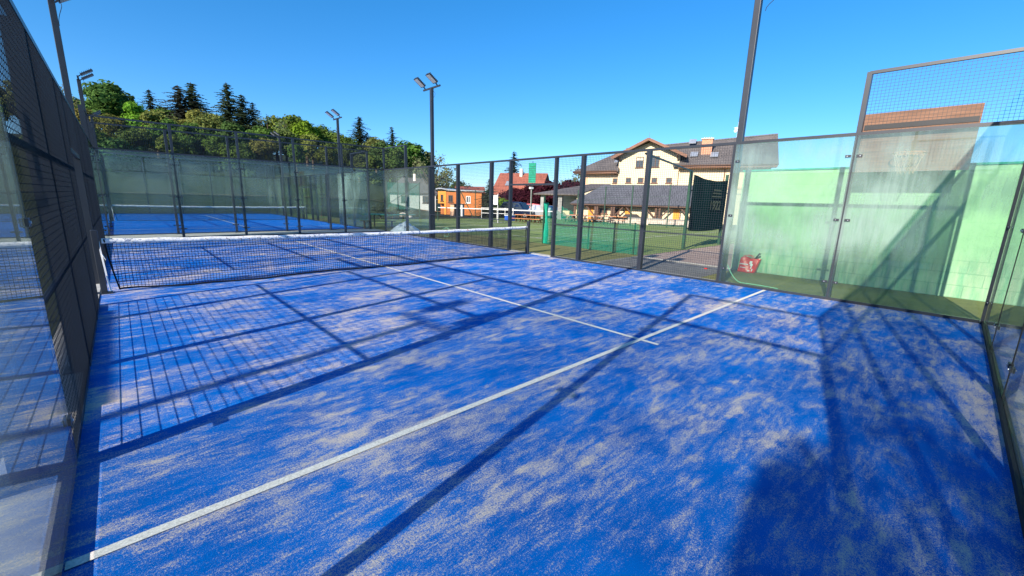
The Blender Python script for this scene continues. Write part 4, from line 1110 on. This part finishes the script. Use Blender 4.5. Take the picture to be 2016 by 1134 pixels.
# ------------------------------------------------------------------ trees
def make_broad(seed, n_leaf=5600, sparse=False):
    r = random.Random(seed); lobes = []
    for i in range(15 if not sparse else 11):
        a = r.uniform(0, 2*PI); rr = r.uniform(0.02, 0.30); z = r.uniform(0.30, 0.84)
        rr *= (1-abs(z-0.55)*1.2); lobes.append((Vector((rr*math.cos(a), rr*math.sin(a), z)), r.uniform(0.10, 0.19)*(1-0.3*(z > 0.7))))
    lobes.append((Vector((0, 0, 0.83)), 0.13))
    vs = []; fs = []
    for i in range(n_leaf):
        c, rad = r.choice(lobes)
        d = Vector((r.gauss(0, 1), r.gauss(0, 1), r.gauss(0, 1)*0.85)).normalized()
        p = c+d*rad*(r.uniform(0.35, 1.08)**0.8 if not sparse else r.uniform(0.2, 1.15))
        if p.z < 0.14: continue
        s = r.uniform(0.010, 0.024)*(0.7 if sparse else 1)
        n_ = (d+Vector((r.gauss(0, .5), r.gauss(0, .5), r.gauss(0.25, .5)))).normalized()
        x = n_.orthogonal().normalized(); x.rotate(Matrix.Rotation(r.uniform(0, 6.28), 3, n_)) if False else None
        y = n_.cross(x); t_ = r.uniform(0, 6.28); a_ = x*math.cos(t_)+y*math.sin(t_); b_ = n_.cross(a_)
        k0 = len(vs); vs += [p-a_*s-b_*s*0.6, p+a_*s*0.9-b_*s*0.7, p+a_*s*1.1+b_*s*0.5, p-a_*s*0.8+b_*s*0.8]; fs.append((k0, k0+1, k0+2, k0+3))
    crown = mesh_data('crown', vs, fs, 'leaf')
    m = MB(); m.tube([(0, 0, -0.05), (0.01, 0, 0.2), (0, 0.01, 0.45), (0, 0, 0.75)], [0.028, 0.022, 0.014, 0.004], 8)
    for c, rad in lobes[:11]:
        z0 = r.uniform(0.2, 0.45); m.tube([(0, 0, z0), (c.x*0.5, c.y*0.5, (z0+c.z)/2+0.02), c, c+Vector((c.x*.3, c.y*.3, rad*0.7))], [0.011, 0.008, 0.005, 0.002], 5)
    trunk = mesh_data('trunk', m.v, m.f, 'bark')
    return crown, trunk
def mesh_data(name, vs, fs, mat):
    me = bpy.data.meshes.new(name); me.from_pydata([tuple(v) for v in vs], [], fs); me.materials.append(M[mat]); return me
def make_conifer(seed, wid=0.26):
    r = random.Random(seed); vs = []; fs = []
    L = 34
    for j in range(L):
        t = j/L; z = 0.10+0.89*t; rad = wid*(1-t)**0.66*r.uniform(0.62, 1.15)+0.012
        nb = max(4, int(11*(1-t)+4))
        for k in range(nb):
            a = 2*PI*(k+r.random())/nb; d = Vector((math.cos(a), math.sin(a), 0)); rr = rad*r.uniform(0.55, 1.15)*(1+0.28*math.sin(a*2+seed+t*9)); sd = Vector((-d.y, d.x, 0))
            steps = max(2, int(rr/0.022))
            for q in range(steps):
                f0 = (q+0.4)/steps; p = d*rr*f0+Vector((0, 0, z-0.35*rr*f0+0.12*rr*f0*f0+r.gauss(0, .003)))
                s = 0.026*r.uniform(0.7, 1.3)*(1.15-0.5*f0); dr = Vector((0, 0, -s*r.uniform(0.3, 0.9)))
                k0 = len(vs); vs += [p-sd*s*0.9+dr, p-d*s*0.5, p+sd*s*0.9+dr, p+d*s*1.2+dr*0.6]; fs.append((k0, k0+1, k0+2, k0+3))
    crown = mesh_data('crown', vs, fs, 'leaf')
    m = MB().tube([(0, 0, -0.05), (0, 0, 0.5), (0, 0, 0.98)], [0.017, 0.010, 0.002], 7)
    return crown, mesh_data('trunk', m.v, m.f, 'bark')
BR = [make_broad(s) for s in (1, 2, 3, 4, 5)]; SP = [make_broad(11, 900, True), make_broad(12, 1300, True)]; CO = [make_conifer(21, 0.40), make_conifer(22, 0.46), make_conifer(23, 0.36)]
def tree(name, kit, x, y, z, h, color, label, group=None, wid=1.0, cat='tree'):
    t = bpy.data.objects.new(name, None); COL.objects.link(t); t.location = (x, y, z); t.rotation_euler = (0, 0, rnd.uniform(0, 6.28)); t.scale = (h*wid, h*wid, h)
    tag(t, label, cat, group)
    for nm, me in (('crown', kit[0]), ('trunk', kit[1])):
        o = bpy.data.objects.new(nm, me); COL.objects.link(o); o.parent = t
        o.color = (*color, 1)
    return t
G = {'mid': (0.115, 0.175, 0.038), 'olive': (0.175, 0.215, 0.050), 'bright': (0.15, 0.27, 0.030), 'deep': (0.080, 0.140, 0.040), 'dark': (0.068, 0.088, 0.052),
     'blue': (0.045, 0.070, 0.045), 'pale': (0.17, 0.20, 0.09), 'purple': (0.060, 0.016, 0.026), 'rust': (0.150, 0.190, 0.050)}
WORD = {'mid': 'mid green', 'olive': 'olive green', 'bright': 'bright green', 'deep': 'deep green', 'dark': 'dark', 'blue': 'bluish dark', 'pale': 'pale sparse', 'rust': 'brownish'}
hill = [  # u, v top, distance, kit, colour, width, conifer
 (40, 150, 96, 1, 'olive', 1.0, 0), (92, 150, 108, 's', 'pale', 0.8, 0), (120, 205, 88, 0, 'olive', 1.0, 0), (150, 190, 110, 2, 'pale', 1.0, 0), (205, 156, 100, 3, 'deep', 1.0, 0), (165, 212, 84, 4, 'olive', 1.0, 0),
 (238, 176, 104, 1, 'deep', 1.0, 0), (262, 198, 92, 2, 'bright', 0.9, 0), (215, 222, 80, 0, 'rust', 1.0, 0), (292, 172, 106, 'c', 'blue', 1.0, 1), (300, 214, 88, 4, 'olive', 1.0, 0), (322, 208, 100, 3, 'deep', 1.0, 0),
 (349, 164, 98, 'c', 'dark', 1.3, 1), (374, 158, 101, 'c', 'dark', 1.35, 1), (330, 232, 82, 1, 'mid', 1.0, 0), (392, 214, 90, 0, 'olive', 1.1, 0), (415, 220, 88, 2, 'rust', 0.9, 0), (372, 240, 76, 4, 'deep', 1.0, 0),
 (444, 158, 96, 'c', 'dark', 1.15, 1), (474, 182, 99, 'c', 'dark', 1.2, 1), (496, 198, 97, 'c', 'dark', 1.0, 1), (452, 238, 78, 3, 'deep', 1.1, 0), (524, 220, 92, 's', 'pale', 1.0, 0), (540, 226, 98, 1, 'olive', 1.1, 0),
 (510, 246, 80, 0, 'mid', 1.0, 0), (575, 224, 96, 2, 'mid', 1.2, 0), (600, 236, 92, 4, 'bright', 1.0, 0), (560, 252, 82, 3, 'rust', 1.1, 0), (632, 244, 98, 1, 'mid', 1.1, 0), (612, 262, 80, 0, 'olive', 1.0, 0), (655, 250, 104, 's', 'pale', 1.0, 0), (668, 262, 88, 2, 'mid', 1.1, 0),
 (706, 226, 94, 'c', 'blue', 1.2, 1), (722, 258, 96, 'c', 'dark', 1.1, 1), (690, 280, 80, 4, 'deep', 1.1, 0), (738, 268, 88, 3, 'rust', 1.0, 0), (771, 246, 92, 'c', 'blue', 0.9, 1), (752, 276, 84, 1, 'deep', 1.0, 0), (796, 274, 82, 0, 'mid', 1.1, 0),
 (812, 290, 86, 2, 'deep', 1.1, 0), (780, 292, 76, 4, 'deep', 1.0, 0), (832, 312, 88, 3, 'deep', 1.0, 0), (268, 250, 74, 2, 'mid', 1.1, 0), (180, 250, 74, 1, 'mid', 1.1, 0), (425, 262, 72, 0, 'mid', 1.0, 0), (335, 262, 71, 3, 'olive', 1.0, 0), (520, 270, 73, 2, 'olive', 1.1, 0), (640, 284, 73, 1, 'mid', 1.0, 0), (110, 250, 74, 4, 'mid', 1.1, 0), (720, 300, 73, 0, 'mid', 1.0, 0), (580, 280, 72, 3, 'mid', 1.0, 0), (480, 278, 72, 1, 'deep', 1.0, 0), (230, 270, 70, 4, 'deep', 1.0, 0)]
nci = 0; ORD = 'first second third fourth fifth sixth seventh eighth ninth tenth eleventh twelfth thirteenth fourteenth fifteenth sixteenth seventeenth'.split()
for (u, v, d, kt, colr, wd, con) in hill:
    p = at(u, v, d); z0 = hgt(p.x, p.y)
    z0 = z0 if z0 < p.z-4 else p.z-7
    h = p.z-z0
    if con: kit = CO[nci % 3]; nci += 1
    elif kt == 's': kit = SP[nci % 2]
    else: kit = BR[kt]
    c = tuple(x*rnd.uniform(0.85, 1.2) for x in G[colr])
    same = sorted([q[0] for q in hill if WORD[q[4]] == WORD[colr] and q[6] == con])
    i_, n_ = same.index(u), len(same)
    kind_ = WORD[colr]+(' conifer' if con else ' tree')
    where = 'leftmost ' if i_ == 0 and n_ > 1 else 'rightmost ' if i_ == n_-1 and n_ > 1 else '' if n_ == 1 else ORD[i_]+' from left '
    lab = (where+'of the '+kind_+'s on the wooded hill') if n_ > 1 else kind_+' on the wooded hill'
    tree('conifer' if con else 'broadleaf_tree', kit, p.x, p.y, z0, h*(1.0 if con else 1.03), c,
         lab, 'trees on the wooded hill', wd*(1.22 if not con else 1.12))
# nearer trees on the right
def t_at(name, kit, u, vt, vb, d, colr, label, wid=1.0, grp=None, zb=None):
    p = at(u, vt, d); z = hgt(p.x, p.y) if zb is None else zb
    return tree(name, kit, p.x, p.y, z, p.z-z, tuple(G[colr]), label, grp, wid)
t_at('bare_tree', SP[0], 852, 288, 0, 64, 'pale', 'sparse budding tree behind the far floodlight pole', 1.0)
t_at('bare_tree', SP[1], 880, 318, 0, 70, 'pale', 'low wide half-bare tree right of the far floodlight pole', 1.2)
t_at('spruce', CO[1], 963, 350, 0, 46, 'dark', 'dark spruce beside the orange timber cabin', 1.15)
t_at('spruce', CO[0], 1012, 294, 0, 88, 'blue', 'tall spruce rising behind the yellow house', 1.15)
t_at('garden_tree', BR[1], 902, 352, 0, 82, 'mid', 'low green tree behind the timber cabin roof', 1.6)
t_at('garden_tree', BR[3], 872, 362, 0, 90, 'mid', 'round green tree left behind the timber cabin', 1.6)
t_at('purple_beech', BR[2], 1012, 366, 0, 58, 'purple', 'dark purple leaved tree left in the row behind the cars', 1.7, 'purple trees behind the cars')
t_at('purple_beech', BR[0], 1052, 358, 0, 57, 'purple', 'dark purple leaved tree second from left behind the cars', 1.7, 'purple trees behind the cars')
t_at('purple_beech', BR[4], 1090, 352, 0, 57, 'purple', 'dark purple leaved tree third from left behind the cars', 1.6, 'purple trees behind the cars')
t_at('purple_beech', BR[3], 1125, 350, 0, 59, 'purple', 'dark purple leaved tree next to the cream house roof', 1.6, 'purple trees behind the cars')
t_at('purple_beech', BR[1], 1032, 372, 0, 54, 'purple', 'low purple leaved bushy tree right behind the blue car', 2.0, 'purple trees behind the cars')
t_at('purple_beech', BR[2], 1108, 370, 0, 53, 'purple', 'low purple leaved bushy tree behind the porch roof', 2.0, 'purple trees behind the cars')
t_at('bare_tree', SP[1], 1140, 318, 0, 72, 'pale', 'pale budding tree at the left corner of the cream house', 1.1)
t_at('bush', BR[0], 990, 388, 0, 50, 'bright', 'bright green shrub before the yellow house', 1.5)
t_at('bush', BR[4], 748, 398, 0, 36, 'dark', 'dark round bush beyond the table tennis table', 1.6)
t_at('bush', BR[2], 772, 405, 0, 38, 'deep', 'low green bush right of the dark round bush', 1.8)
t_at('garden_tree', BR[2], 925, 372, 0, 100, 'mid', 'distant low tree above the small red roof', 1.8)

# trees added out of view, left behind the court, to shade the near right corner
tree('garden_tree', BR[3], -7.5, -1.5, 0, 5.7, G['mid'], 'small dense tree added out of view to shade the near right court corner', None, 0.50)
tree('garden_tree', SP[1], -4.6, -1.5, 0, 5.4, G['deep'], 'loose-leaved young tree added out of view, nearer the court, for mottled shade', None, 0.55)
